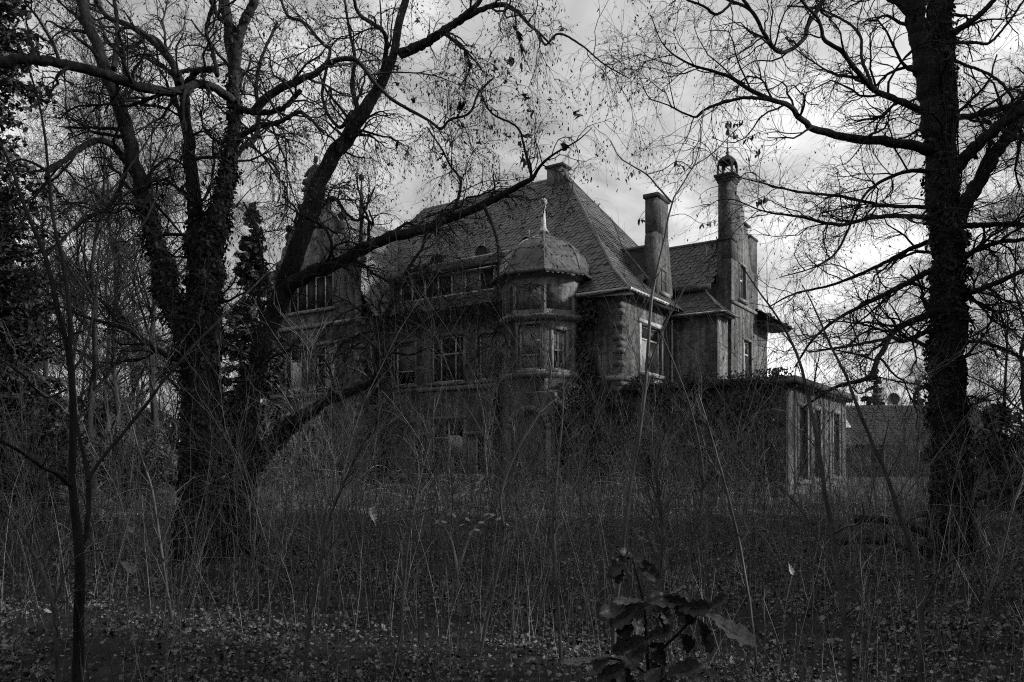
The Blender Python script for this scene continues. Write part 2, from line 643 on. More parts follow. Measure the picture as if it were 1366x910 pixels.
# ------------------------------------------------------------------ ground
def make_ground():
    a = np.concatenate([-np.geomspace(400, 21, 14), np.linspace(-20, 20, 81), np.geomspace(21, 400, 14)])
    b = np.concatenate([np.linspace(-12, 45, 115), np.geomspace(46, 700, 14)])
    X, Y = np.meshgrid(a, b, indexing='ij')
    Z = hills(X, Y) * np.exp(-np.maximum(0, np.abs(Y - 15) - 30) / 20)
    V = np.stack([X, Y, Z], -1).reshape(-1, 3)
    nb = len(b)
    i, j = np.meshgrid(np.arange(len(a) - 1), np.arange(nb - 1), indexing='ij')
    k = i * nb + j
    f = np.stack([k, k + nb, k + nb + 1, k + 1], -1).reshape(-1, 4)
    o = MB().add(V, f).build('ground', M['soil'], smooth=True, kind='structure')
    return o


make_ground()

# ------------------------------------------------------------------ the villa (local axes: x along the front, y into the house, z up)
ROT = math.atan2(-0.5637, 0.826)
VC = np.array([4.80, 33.0, 0.0])
villa = thing('abandoned_villa', 'large derelict brick villa with slate hip roof, gables and turret behind bare trees', 'villa', tuple(VC), ROT)


def vpart(mb, name, mat, parent=None, **k):
    return mb.build(name, mat, villa if parent is None else parent, **k)


class Fr:
    """a wall plane: origin, direction along it, outward normal (all in plan)"""

    def __init__(self, o, s, n):
        self.o, self.s, self.n = np.array(o, float), np.array(s, float), np.array(n, float)

    def p(self, s, d, z):
        """point s along the wall, d outward, z up"""
        q = self.o + self.s * s + self.n * d
        return (q[0], q[1], z)

    def bx(self, mb, s0, s1, d0, d1, z0, z1):
        vs = [self.p(s, d, z) for z in (z0, z1) for (s, d) in ((s0, d0), (s1, d0), (s1, d1), (s0, d1))]
        return mb.add(vs, [(0, 3, 2, 1), (4, 5, 6, 7), (0, 1, 5, 4), (1, 2, 6, 5), (2, 3, 7, 6), (3, 0, 4, 7)])


def wall(mb, fr, s0, s1, z0, z1, holes=(), depth=0.32):
    ss = sorted({s0, s1, *[h[0] for h in holes], *[h[1] for h in holes]})
    zs = sorted({z0, z1, *[h[2] for h in holes], *[h[3] for h in holes]})
    for a, b in zip(ss[:-1], ss[1:]):
        for c, d in zip(zs[:-1], zs[1:]):
            ms, mz = (a + b) / 2, (c + d) / 2
            if any(h[0] < ms < h[1] and h[2] < mz < h[3] for h in holes):
                continue
            mb.poly([fr.p(a, 0, c), fr.p(b, 0, c), fr.p(b, 0, d), fr.p(a, 0, d)])
    for h in holes:
        a, b, c, d = h[:4]
        for (e, f) in (((a, c), (b, c)), ((b, c), (b, d)), ((b, d), (a, d)), ((a, d), (a, c))):
            mb.poly([fr.p(e[0], 0, e[1]), fr.p(f[0], 0, f[1]), fr.p(f[0], -depth, f[1]), fr.p(e[0], -depth, e[1])])
    return mb


def window(fr, s0, s1, z0, z1, cols=(0.5,), rows=(), fill=None, bar=0.07, rec=0.14, surround=0.16, smat='stone', fmat='wood', sill=True, tilt=0.0, missing=()):
    """frame (the thing's part) with panes, surround and sill as its own pieces"""
    fill = fill or {}
    w = MB()
    cs = [s0, *[s0 + (s1 - s0) * c for c in cols], s1]
    rs = [z0, *[z0 + (z1 - z0) * r for r in rows], z1]
    for i, c in enumerate(cs):
        h = bar * (1.0 if 0 < i < len(cs) - 1 else 1.3)
        a = c if i == 0 else (c - h if i == len(cs) - 1 else c - h / 2)
        fr.bx(w, a, a + h, -rec - 0.06, -rec, z0, z1)
    for j, r in enumerate(rs):
        h = bar
        a = r if j == 0 else (r - h if j == len(rs) - 1 else r - h / 2)
        fr.bx(w, s0 + 0.003, s1 - 0.003, -rec - 0.055, -rec + 0.006, a, a + h)
    wo = vpart(w, 'window', M[fmat])
    k = 0
    for i in range(len(cs) - 1):
        for j in range(len(rs) - 1):
            mname = fill.get((i, j), 'glass')
            if (i, j) in missing:
                continue
            p = MB()
            dd = -rec - 0.035
            fr.bx(p, cs[i] + 0.02, cs[i + 1] - 0.02, dd - 0.008, dd, rs[j] + 0.02, rs[j + 1] - 0.02)
            nm = {'glass': 'pane', 'curtain': 'curtain', 'board': 'board', 'blind': 'blind'}[mname]
            vpart(p, nm, M[mname], wo)
    if surround > 0:
        q = MB()
        e = surround
        fr.bx(q, s0 - e, s0, -0.05, 0.035, z0 - 0.02, z1 + e * 0.2)
        fr.bx(q, s1, s1 + e, -0.05, 0.037, z0 - 0.02, z1 + e * 0.2)
        fr.bx(q, s0 - e * 1.2, s1 + e * 1.2, -0.05, 0.05, z1 + e * 0.2, z1 + e * 1.2)
        vpart(q, 'surround', M[smat], wo)
    if sill:
        q = MB()
        fr.bx(q, s0 - 0.2, s1 + 0.2, -0.12, 0.13, z0 - 0.17, z0 - 0.022)
        vpart(q, 'sill', M['stone'], wo)
    return wo


FRONT = Fr((0, 0), (1, 0), (0, -1))
RIGHT = Fr((0, 0), (0, 1), (1, 0))
WINGF = Fr((0, -2.1), (1, 0), (0, -1))
WINGR = Fr((-13.8, 0), (0, 1), (1, 0))
TOWR = Fr((2.5, 0), (0, 1), (1, 0))
ANNR = Fr((6.9, 0), (0, 1), (1, 0))
ANNF = Fr((0, 0.2), (1, 0), (0, -1))
BAYF = Fr((0, 5.46), (1, 0), (0, -1))

# --- walls
hA, hB, hC = (-13.4, -12.0, 5.34, 7.55), (-10.9, -8.75, 5.34, 7.65), (-7.85, -6.5, 5.34, 7.55)
gL, gC, gR = (-12.2, -11.0, 0.6, 2.6), (-10.88, -8.72, 0.6, 3.4), (-8.6, -7.45, 0.6, 2.6)
b = MB()
wall(b, FRONT, -13.8, 0, -0.4, 8.8, [hA, hB, hC, gL, gC, gR])
hS = (1.94, 4.30, 5.45, 7.62)
wall(b, RIGHT, 0, 5.46, -0.4, 8.8, [hS])
b.box(-22.0, -21.7, 0.1, 12, -0.4, 8.8)
b.box(-21.9, 2.4, 11.9, 12.1, -0.4, 8.8)
vpart(b, 'wall', M['brick'])
W1, W2 = (-19.95, -18.2, 5.2, 7.5), (-17.3, -15.75, 5.2, 7.5)
WL = (-19.6, -15.9, 9.5, 11.3)
g1, g2, g0 = (-18.65, -17.15, 0.6, 3.1), (-16.95, -15.7, 0.6, 2.45), (-20.1, -18.85, 0.6, 2.45)
UC = -17.55
b = MB()
wall(b, WINGF, UC - 3.85, UC + 3.75, -0.4, 11.6, [W1, W2, WL, g1, g2, g0])
wall(b, WINGR, -2.1, 0, -0.4, 8.8)
b.box(UC - 3.85, UC - 3.6, -2.08, 0.1, -0.4, 8.8)
vpart(b, 'wing_wall', M['brick'])
# shaped gable above the wing
half = [(3.75, 11.6), (3.7, 11.95), (3.1, 12.0), (2.95, 12.45), (2.6, 12.6), (2.45, 13.2), (2.0, 13.35), (1.85, 13.9), (1.55, 14.35), (1.1, 14.7), (1.05, 15.2)]
prof = [(UC + a, -2.1, z) for a, z in half] + [(UC - a, -2.1, z) for a, z in reversed(half)]
b = MB().extrude([(p[0], p[1], p[2]) for p in prof], (0, 0.4, 0))
gab = vpart(b, 'gable', M['brick'])
for sg in (1, -1):
    b = MB().tube([(UC + sg * a, -1.93, z + 0.03) for a, z in half], [0.15] * len(half), 4)
    vpart(b, 'coping', M['dark_stone'], gab)
for du, z, r in ((-2.12, 13.35, 0.2), (2.12, 13.35, 0.2), (3.62, 12.0, 0.18)):
    b = MB().lathe([(0.2, 0), (0.2, 0.14), (0.13, 0.22), (0.24, 0.45), (0.2, 0.62), (0.1, 0.7), (0.1, 0.74), (r, 0.86), (r * 1.1, 0.98), (r * 0.8, 1.12), (0.03, 1.18)], (UC + du, -1.9, z), 10)
    vpart(b, 'ball_finial', M['dark_stone'], gab, smooth=True)
b = MB().box(UC - 1.05, UC + 1.0, -2.2, -1.6, 15.2, 15.38).box(UC - 0.6, UC + 0.6, -2.15, -1.65, 15.38, 16.05).box(UC - 0.72, UC + 0.72, -2.22, -1.58, 16.05, 16.18)
vpart(b, 'pedestal', M['dark_stone'], gab)
# weathered stone figure on the pedestal: draped lap, torso, shoulders, neck and head in one surface
b = MB()
PR = [(0.55, 0), (0.62, 0.15), (0.6, 0.4), (0.54, 0.6), (0.46, 0.8), (0.38, 1.0), (0.34, 1.15), (0.22, 1.25), (0.1, 1.31), (0.1, 1.38), (0.16, 1.46), (0.185, 1.58), (0.15, 1.7), (0.04, 1.77)]
b.lathe(PR, (UC - 0.08, -1.9, 16.18), 14, sx=0.95, sy=0.6, lean=(0.09, 0.02))
for sg in (-1, 1):
    b.tube([(UC + sg * 0.3 + 0.02, -1.95, 17.28), (UC + sg * 0.46 - 0.03, -2.05, 16.98), (UC + sg * 0.3 - 0.1, -2.22, 16.8)], [0.1, 0.09, 0.07], 8)
b.tube([(UC - 0.2, -2.0, 16.62), (UC - 0.55, -2.1, 16.6), (UC - 0.68, -2.12, 16.45)], [0.17, 0.15, 0.1], 8)
st = vpart(b, 'statue', M['dark_stone'], gab, smooth=True)

for (h, c, r_, fl, mi) in (
        (hA, (), (0.32,), {(0, 1): 'board'}, ((0, 0),)),
        (hB, (0.28, 0.72), (0.62,), {}, ()),
        (hC, (), (), {(0, 0): 'board'}, ()),
        (gL, (0.5,), (), {}, ()),
        (gC, (0.5,), (0.68,), {}, ()),
        (gR, (0.5,), (), {(0, 0): 'board'}, ())):
    window(FRONT, *h, cols=c, rows=r_, fill=fl, missing=mi)
b = MB().extrude([(-9.76, 0.08, 2.62), (-9.74, 0.08, 1.78), (-9.55, 0.07, 1.86), (-9.32, 0.06, 1.6), (-9.05, 0.06, 1.75), (-8.84, 0.06, 1.66), (-8.8, 0.08, 2.36), (-9.1, 0.08, 2.62)], (0, 0.02, 0))
vpart(b, 'curtain', M['curtain'])
b = MB().extrude([(-9.65, 0.085, 1.5), (-9.62, 0.085, 0.7), (-9.4, 0.075, 0.75), (-9.45, 0.075, 1.55)], (0, 0.015, 0))
vpart(b, 'curtain', M['blind'])
window(WINGF, *W1, cols=(0.3, 0.8), rows=(0.72,), fill={(1, 0): 'curtain'}, fmat='wood')
window(WINGF, *W2, cols=(0.42,), rows=(0.6,), fill={(1, 0): 'curtain', (1, 1): 'blind'})
window(WINGF, *WL, cols=(0.2, 0.4, 0.6, 0.8), surround=0.1)
window(WINGF, *g1, cols=(0.5,), rows=(0.7,))
window(WINGF, *g2, cols=(0.5,), rows=())
window(WINGF, *g0, cols=(0.5,), rows=())
window(RIGHT, *hS, cols=(0.5,), rows=(0.72,), surround=0.2, fmat='wood', smat='pale', fill={(0, 0): 'blind'})

# corner stones
qm = None
def quoin(x, y, z, sx, sy):
    global qm
    if qm is None:
        qm = MB().box(-0.5, 0.5, -0.5, 0.5, -0.5, 0.5).build('quoin', M['quoin'], villa)
        o = qm
    else:
        o = qm.copy()
        COL.objects.link(o)
        o.parent = villa
    o.location = (x, y, z)
    o.scale = (sx, sy, 0.29)
    return o
for k in range(15):
    z = 0.5 + 0.57 * k
    quoin(-0.212, 0.192, z, 0.44, 0.40)
    quoin(-0.132, 0.252, z + 0.285, 0.28, 0.52) if k % 3 == 1 else None
for k in range(14):
    z = 0.6 + 0.6 * k + (0.05 if k % 2 else 0)
    quoin(-13.98 - (0.08 if k % 2 else 0), -1.92, z, 0.42 + (0.16 if k % 2 else 0), 0.42)

# string courses
for bb in ((-13.78, -5.6, -0.09, 0.02, 4.9, 5.12), (-2.1, 0.06, -0.09, 0.02, 4.9, 5.12), (0.0, 0.09, 0.03, 5.4, 4.9, 5.12),
           (UC - 3.85, -13.72, -2.19, -2.08, 4.8, 5.0), (UC - 3.85, -13.72, -2.19, -2.08, 8.5, 8.72)):
    vpart(MB().box(*bb), 'string_course', M['stone'])


# --- roofs
def inpoly(P, x, y):
    n = len(P)
    r = np.zeros(x.shape, bool)
    j = n - 1
    for i in range(n):
        xi, yi, xj, yj = P[i][0], P[i][1], P[j][0], P[j][1]
        c = ((yi > y) != (yj > y)) & (x < (xj - xi) * (y - yi) / (yj - yi + 1e-12) + xi)
        r ^= c
        j = i
    return r


def slates(mb, poly, w=0.30, row=0.23, lift=0.045, skew=0.0):
    P = np.asarray(poly, float)
    n = np.zeros(3)
    for i in range(len(P)):
        n += np.cross(P[i], P[(i + 1) % len(P)])
    n /= np.linalg.norm(n)
    if n[2] < 0:
        n = -n
    up = np.array([0, 0, 1.0]) - n * n[2]
    up /= np.linalg.norm(up)
    s = np.cross(up, n)
    o = P[0]
    Q = np.stack([(P - o) @ s, (P - o) @ up], 1)
    ys = np.arange(Q[:, 1].min() - row, Q[:, 1].max() + row, row)
    xs = np.arange(Q[:, 0].min() - w, Q[:, 0].max() + w, w)
    X, Y = np.meshgrid(xs, ys)
    X = X + (np.arange(len(ys)) % 2)[:, None] * w * 0.5
    Y = Y + skew * X
    X, Y = X.ravel(), Y.ravel()
    m = inpoly(Q, X, Y)
    X, Y = X[m], Y[m]
    k = RNG.random(len(X)) > 0.012
    X, Y = X[k], Y[k]
    n_ = len(X)
    X = X + 0.012 * RNG.standard_normal(n_)
    Y = Y + 0.012 * RNG.standard_normal(n_) - 0.09 * (RNG.random(n_) < 0.015)
    sh = np.array([(-0.5, 0.75), (0.5, 0.75), (0.5, -0.2), (0.0, -0.75), (-0.5, -0.2)]) * np.array([w * 1.0, row * 1.1])
    lf = np.array([0.012, 0.012, lift * 0.75, lift * 1.15, lift * 0.75])
    L = lf[None] + 0.006 * RNG.standard_normal((n_, 1)) + 0.0025 * RNG.standard_normal((n_, 5))
    V = o + (X[:, None] + sh[None, :, 0])[..., None] * s + (Y[:, None] + sh[None, :, 1])[..., None] * up + L[..., None] * n
    mb.add(V.reshape(-1, 3), (np.arange(n_) * 5)[:, None] + np.arange(5)[None])
    # exposed lower edges give each row its shadow
    E = V[:, [4, 3, 2]]
    E2 = E - n * 0.03
    VV = np.concatenate([E, E2], 1)
    bs = (np.arange(n_) * 6)[:, None]
    mb.add(VV.reshape(-1, 3), np.concatenate([bs + np.array([[0, 1, 4, 3]]), bs + np.array([[1, 2, 5, 4]])]))


def roof(name, polys, mat='slate', parent=None, w=0.30, row=0.23, hips=(), hr=0.09, skew=0.0):
    b, s = MB(), MB()
    for p in polys:
        b.poly(p)
        slates(s, p, w, row, skew=skew)
    ro = vpart(b, name, M['roofdark'], parent)
    s.build('slate', M[mat], ro, kind='stuff')
    if hips:
        h = MB()
        for a, c in hips:
            h.tube([a, c], [hr, hr], 6)
        h.build('hip_capping', M[mat], ro)
    return ro


E0, E1 = 0.6, -0.9
ze, zf, zr = 8.75, 10.1, 16.9
A0, A1, A2 = (E0, -0.6, ze), (E1, 0.9, zf), (-6.3, 6.0, zr)
B0, B1 = (E0, 12.6, ze), (E1, 11.1, zf)
L0, L1_, L2_ = (-22.6, -0.6, ze), (-21.1, 0.9, zf), (-16.5, 6.0, zr)
K0, K1 = (-22.6, 12.6, ze), (-21.1, 11.1, zf)
roof('main_roof', [
    [L0, (-14.5, -0.6, ze), (-14.5, 0.9, zf), L1_], [(-6.0, -0.6, ze), A0, A1, (-6.0, 0.9, zf)], [L1_, A1, A2, L2_],
    [A0, B0, B1, A1], [A1, B1, A2],
    [L0, K0, K1, L1_], [L1_, K1, L2_]],
    hips=[(A0, A1), (A1, A2), (B0, B1), (B1, A2), (A2, L2_), (L2_, L1_)])
b = MB().poly([B0, K0, K1, B1]).poly([B1, K1, L2_, A2])
vpart(b, 'rear_roof', M['roofdark'])
b = MB()
b.box(-13.6, 0.55, -0.55, 0.2, ze - 0.14, ze - 0.02)
b.box(-0.2, 0.56, 0.203, 5.4, ze - 0.142, ze - 0.022)
b.box(-22.5, -13.6, -0.55, 0.4, ze - 0.144, ze - 0.024)
vpart(b, 'soffit', M['woodgrey'])
b = MB()
b.tube([(0.66, -0.66, ze - 0.03), (0.66, 3.5, ze - 0.05)], [0.075, 0.075], 8)
b.tube([(-1.9, -0.67, ze - 0.03), (0.66, -0.67, ze - 0.03)], [0.06, 0.06], 8)
vpart(b, 'gutter', M['lead'])
b = MB().tube([(0.12, 5.3, 8.3), (0.12, 5.3, 4.9)], [0.06, 0.06], 8)
vpart(b, 'downpipe', M['pale'])
# ridge chimney
b = MB().box(-7.3, -6.35, 5.6, 6.4, 16.4, 17.38)
c = vpart(b, 'chimney', M['brick'])
vpart(MB().box(-7.4, -6.25, 5.5, 6.5, 17.38, 17.52), 'chimney_cap', M['dark_stone'], c)
# eyebrow dormers and roof hooks
for u in (-12.6, -9.45, -6.6):
    v = 2.75
    z = zf + (v - 0.9) * (zr - zf) / 5.1
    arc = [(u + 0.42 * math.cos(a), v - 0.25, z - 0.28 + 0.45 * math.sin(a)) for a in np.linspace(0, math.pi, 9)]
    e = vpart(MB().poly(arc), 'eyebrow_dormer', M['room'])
    h = MB()
    for i in range(8):
        p, q = arc[i], arc[i + 1]
        h.add([(p[0] * 1, p[1] - 0.1, p[2] + 0.03), (q[0], q[1] - 0.1, q[2] + 0.03), (q[0], v + 0.8, q[2] + 0.08), (p[0], v + 0.8, p[2] + 0.08)], [(0, 1, 2, 3)])
    h.build('dormer_hood', M['slate'], e)
    h = MB().tube([(u + 0.05, v - 0.1, z + 0.2), (u + 0.05, v - 0.12, z + 0.62)], [0.03, 0.02], 5)
    h.build('roof_hook', M['pale'], e)

# --- band dormer above the eave of the front
dw = (-13.2, -6.1, 9.72, 10.92)
DF = Fr((0, 0.12), (1, 0), (0, -1))
b = MB()
wall(b, DF, -13.6, -5.6, 9.2, 11.1, [dw], 0.2)
d = vpart(b, 'band_dormer', M['woodgrey'])
window(DF, *dw, cols=[i / 8 for i in range(1, 8)], bar=0.1, surround=0, rec=0.05, sill=False, fill={(5, 0): 'board', (4, 0): 'board'})
roof('dormer_roof', [[(-13.9, -0.35, 11.0), (-5.4, -0.35, 11.0), (-5.4, 2.15, 12.05), (-13.9, 2.15, 12.05)]])
b = MB().extrude([(-13.6, -0.30, 10.9), (-13.6, 2.0, 11.8), (-13.6, 2.0, 10.2), (-13.6, 0.1, 9.0)], (0.05, 0, 0))
b.box(-13.85, -5.5, -0.37, -0.28, 10.86, 10.98)
vpart(b, 'dormer_cheek', M['woodgrey'])
vpart(MB().tube([(-12.6, 2.12, 12.13), (-5.4, 2.12, 12.13)], [0.035, 0.035], 5), 'flashing', M['lead'])
roof('apron_roof', [[(-13.7, -0.95, 8.88), (-5.5, -0.95, 8.88), (-5.5, 0.1, 9.62), (-13.7, 0.1, 9.62)]])
b = MB().box(-13.7, -5.5, -0.9, 0.15, 8.76, 8.86)
vpart(b, 'eave_board', M['woodgrey'])
bk = MB().extrude([(0, -0.85, 8.75), (0, -0.02, 8.75), (0, -0.02, 8.15)], (0.12, 0, 0)).build('eave_bracket', M['woodgrey'], villa)
for i in range(11):
    o = bk if i == 0 else bk.copy()
    if i:
        COL.objects.link(o)
        o.parent = villa
    o.location.x = -13.3 + 0.72 * i

# --- wing roof
zw = 15.15
we, wr = -13.25, UC
roof('wing_roof', [[(we, -1.75, 8.9), (we, 1.0, 8.9), (we, 3.2, 8.9), (wr, 4.9, zw), (wr, -1.75, zw)]], mat='slate_sky_sheen', w=0.24, row=0.18)
b = MB().poly([(2 * wr - we, -1.75, 8.9), (2 * wr - we, 3, 8.9), (wr, 4.9, zw), (wr, -1.75, zw)])
vpart(b, 'wing_rear_slope', M['roofdark'])
vpart(MB().tube([(wr, -1.7, zw + 0.03), (wr, 4.9, zw + 0.03)], [0.12, 0.12], 6), 'wing_ridge', M['slate'])
b = MB().lathe([(0.17, 0), (0.16, 0.3), (0.12, 1.2), (0.06, 2.1), (0.045, 2.35), (0.05, 2.45), (0.15, 2.56), (0.17, 2.68), (0.13, 2.8), (0.02, 2.9)], (UC, 1.6, zw), 8)
vpart(b, 'obelisk_finial', M['dark_stone'], smooth=True)
vpart(MB().tube([(we + 0.05, -1.8, 8.86), (we + 0.05, -0.4, 8.86)], [0.08, 0.08], 8), 'wing_gutter', M['lead'])

# --- turret
TC = (-3.85, -0.3)
TR = 1.9
TA = math.radians(-57)


def tv(i, r=TR):
    a = TA + i * math.pi / 4
    return np.array([TC[0] + r * math.cos(a), TC[1] + r * math.sin(a)])


def tface(i, r=TR):
    """face from corner i to corner i+1"""
    p, q = tv(i, r), tv(i + 1, r)
    s = (q - p) / np.linalg.norm(q - p)
    return Fr(p, s, (s[1], -s[0])), float(np.linalg.norm(q - p))


b = MB()
u_ = MB()
wins = []
for i in range(8):
    fr, ln = tface(i)
    h = []
    if i == 7:
        h = [(0.22, ln - 0.16, 5.4, 7.35)]
    if i == 0:
        h = [(0.42, ln - 0.42, 5.4, 7.1)]
    wall(b, fr, 0, ln, -0.4, 7.7, h, 0.25)
    wins += [(fr, x, i) for x in h]
    wall(u_, fr, 0, ln, 7.7, 9.6)
vpart(b, 'turret_wall', M['brick'])
us = vpart(u_, 'turret_drum', M['plaster'])
for i in range(8):
    fr, ln = tface(i)
    p = MB()
    fr.bx(p, 0.13, ln - 0.13, 0.0, 0.02, 8.05, 9.1)
    p.build('drum_panel', M['brick'], us)
for fr, h, i in wins:
    if i == 7:
        window(fr, *h, cols=(), rows=(0.33,), fill={(0, 1): 'blind', (0, 0): 'board'}, surround=0.12)
    else:
        window(fr, *h, cols=(0.5,), rows=(0.5,), fill={(0, 1): 'blind', (1, 1): 'blind'}, surround=0.13)
for nm, r0, r1, z0, z1, mt in (('turret_cornice', 2.02, 2.2, 9.45, 9.68, 'stone'), ('turret_ledge', 1.98, 2.22, 7.55, 7.78, 'stone'), ('turret_sill_band', 1.93, 2.05, 5.02, 5.25, 'stone')):
    vpart(MB().lathe([(r0, z0), (r1, z0 + (z1 - z0) * 0.6), (r1, z1), (r0 - 0.06, z1 + 0.06)], (TC[0], TC[1], 0), 8, TA), nm, M[mt])
dome = [(2.38, 9.60), (2.22, 9.82), (2.13, 10.1), (1.98, 10.5), (1.72, 10.9), (1.30, 11.25), (0.78, 11.5), (0.36, 11.7), (0.16, 11.95)]
polys = []
for j in range(len(dome) - 1):
    for i in range(8):
        (r0, z0), (r1, z1) = dome[j], dome[j + 1]
        p0, p1, p2, p3 = tv(i, r0), tv(i + 1, r0), tv(i + 1, r1), tv(i, r1)
        polys.append([(p0[0], p0[1], z0), (p1[0], p1[1], z0), (p2[0], p2[1], z1), (p3[0], p3[1], z1)])
b = MB()
s_ = MB()
for p in polys:
    b.poly(p)
    slates(s_, p, 0.24, 0.2, 0.02)
td = vpart(b, 'turret_roof', M['roofdark'])
s_.build('slate', M['slate'], td, kind='stuff')
h = MB()
for i in range(8):
    pts = [(*tv(i, r + 0.01), z) for r, z in dome]
    h.tube(pts, [0.04] * len(pts), 5)
h.build('hip_capping', M['slate'], td)
b = MB().lathe([(0.2, 0), (0.24, 0.1), (0.15, 0.2), (0.13, 0.3), (0.085, 1.0), (0.075, 1.12), (0.13, 1.18), (0.13, 1.24), (0.08, 1.28), (0.17, 1.38), (0.19, 1.47), (0.15, 1.56), (0.03, 1.64)], (TC[0], TC[1], 11.85), 10)
vpart(b, 'turret_finial', M['pale'], td, smooth=True)
vpart(MB().tube([(*tv(i, 2.42), 9.6) for i in range(9)], [0.07] * 9, 6), 'turret_gutter', M['dark_stone'])
vpart(MB().box(-0.6, 1.74, 6.2, 6.28, 9.78, 10.06), 'eave_board', M['woodgrey'])
# arched porch at the foot of the turret
fr, ln = tface(7, TR + 0.35)
cx_ = ln / 2 + 0.12
b = MB()
rad, spring = 0.82, 2.75
n = 12
out = [(cx_ - 1.2, -0.4), (cx_ - 1.2, 4.35), (cx_ + 1.2, 4.35), (cx_ + 1.2, -0.4)]
arc = [(cx_ + rad * math.cos(a), spring + rad * math.sin(a)) for a in np.linspace(0, math.pi, n + 1)]
top = [(cx_ + 1.2 - 2.4 * i / n, 4.35) for i in range(n + 1)]
for i in range(n):
    b.poly([fr.p(*[arc[i][0], 0, arc[i][1]]), fr.p(top[i][0], 0, top[i][1]), fr.p(top[i + 1][0], 0, top[i + 1][1]), fr.p(arc[i + 1][0], 0, arc[i + 1][1])])
    b.poly([fr.p(arc[i][0], 0, arc[i][1]), fr.p(arc[i + 1][0], 0, arc[i + 1][1]), fr.p(arc[i + 1][0], -0.3, arc[i + 1][1]), fr.p(arc[i][0], -0.3, arc[i][1])])
for sg in (1, -1):
    fr.bx(b, cx_ + sg * rad, cx_ + sg * 1.2, -0.3, 0, -0.4, spring)
    b.poly([fr.p(cx_ + sg * 1.2, 0, spring), fr.p(cx_ + sg * rad, 0, spring), fr.p(cx_ + sg * 1.2, 0, 4.35)])
    b.poly([fr.p(cx_ + sg * 1.2, 0.0, spring), fr.p(cx_ + sg * 1.2, 0, 4.35), fr.p(cx_ + sg * 1.2, -0.5, 4.35), fr.p(cx_ + sg * 1.2, -0.5, spring)])
b.poly([fr.p(cx_ - 1.2, 0, 4.35), fr.p(cx_ + 1.2, 0, 4.35), fr.p(cx_ + 1.2, -0.6, 4.5), fr.p(cx_ - 1.2, -0.6, 4.5)])
po = vpart(b, 'porch', M['brick'])
vm = None
for i in range(11):
    a0, a1 = math.pi * (i + 0.04) / 11, math.pi * (i + 0.96) / 11
    v_ = MB()
    pts = [fr.p(cx_ + r * math.cos(a), 0.0, spring + r * math.sin(a)) for r, a in ((rad, a0), (rad + 0.24, a0), (rad + 0.24, a1), (rad, a1))]
    v_.extrude(pts, (fr.n[0] * 0.06, fr.n[1] * 0.06, 0))
    v_.build('voussoir', M['stone'], po)
v_ = MB()
for sg in (1, -1):
    fr.bx(v_, cx_ + sg * rad, cx_ + sg * (rad + 0.24), 0.0, 0.055, -0.3, spring - 0.02)
v_.build('door_jamb', M['stone'], po)
fr2, ln2 = tface(7, TR + 0.02)
v_ = MB()
fr.bx(v_, cx_ - 0.8, cx_ + 0.8, -0.28, -0.24, -0.3, spring + 0.8)
v_.build('door', M['woodgrey'], po)

# --- wall dormer with tall chimney on the right side
b = MB().extrude([(0.0, 3.6, 8.6), (0.0, 5.9, 8.6), (0.0, 5.2, 11.9), (0.0, 5.1, 12.3), (0.0, 3.72, 12.3), (0.0, 3.6, 11.85)], (-0.58, 0, 0))
sd = vpart(b, 'wall_dormer', M['brick'])
b = MB().box(-0.6, 0.02, 3.72, 5.06, 12.28, 13.95)
c = vpart(b, 'chimney', M['brick'])
vpart(MB().box(-0.68, 0.1, 3.64, 5.14, 13.95, 14.14), 'chimney_cap', M['dark_stone'], c)
wf = Fr((0.003, 0), (0, 1), (1, 0))
v_ = MB()
wf.bx(v_, 4.22, 4.92, -0.02, 0.012, 9.5, 10.62)
window(wf, 4.25, 4.88, 9.5, 10.6, cols=(), rows=(0.5,), rec=-0.03, surround=0.0, sill=True, fmat='woodgrey')
roof('wall_dormer_roof', [[(-0.5, 2.9, 9.4), (-0.5, 4.6, 11.85), (-2.35, 4.6, 11.85), (-1.2, 2.9, 10.3)], [(-0.5, 6.3, 9.4), (-0.5, 4.6, 11.85), (-2.35, 4.6, 11.85), (-1.2, 6.3, 10.3)]],
     hips=[((-0.55, 4.6, 11.9), (-2.35, 4.6, 11.9))])

# --- rear wing with shaped gable, tall corner shaft and open canopy
b = MB()
wall(b, Fr((0, 7.05), (1, 0), (0, -1)), -0.5, 1.78, 4.0, 10.2)
vpart(b, 'rear_wing_wall', M['brick'])
up_, lo_ = (8.35, 9.3, 9.6, 11.3), (8.95, 10.3, 5.3, 7.55)
b = MB()
wall(b, TOWR, 7.05, 11.5, 3.8, 11.35, [up_, lo_], 0.3)
b.box(1.78, 2.2, 7.053, 7.4, 3.8, 12.3)
wall(b, Fr((0, 7.05), (1, 0), (0, -1)), 1.78, 2.5, 3.8, 12.3)
tw = vpart(b, 'gable_wall', M['brick'])
b = MB().extrude([(2.5, 7.05, 11.35), (2.5, 11.45, 11.35), (2.5, 10.35, 11.36), (2.5, 9.95, 12.1), (2.5, 9.72, 13.0), (2.5, 9.68, 13.5), (2.5, 9.15, 13.55), (2.5, 9.1, 14.1), (2.5, 8.7, 14.5), (2.5, 8.2, 14.75), (2.5, 7.05, 14.75)], (-0.55, 0, 0))
vpart(b, 'shaped_gable', M['brick'], tw)
vpart(MB().box(1.9, 2.6, 9.1, 9.85, 13.5, 13.62), 'gable_coping', M['dark_stone'], tw)
b = MB().box(1.85, 2.47, 10.2, 11.45, 11.3, 13.15)
vpart(b, 'gable_pier', M['brick'], tw)
vpart(MB().box(1.8, 2.52, 10.15, 11.5, 13.15, 13.27), 'pier_cap', M['dark_stone'], tw)
b = MB().box(1.84, 2.51, 7.03, 7.86, 12.4, 15.25)
sh = vpart(b, 'gable_shaft', M['brick'])
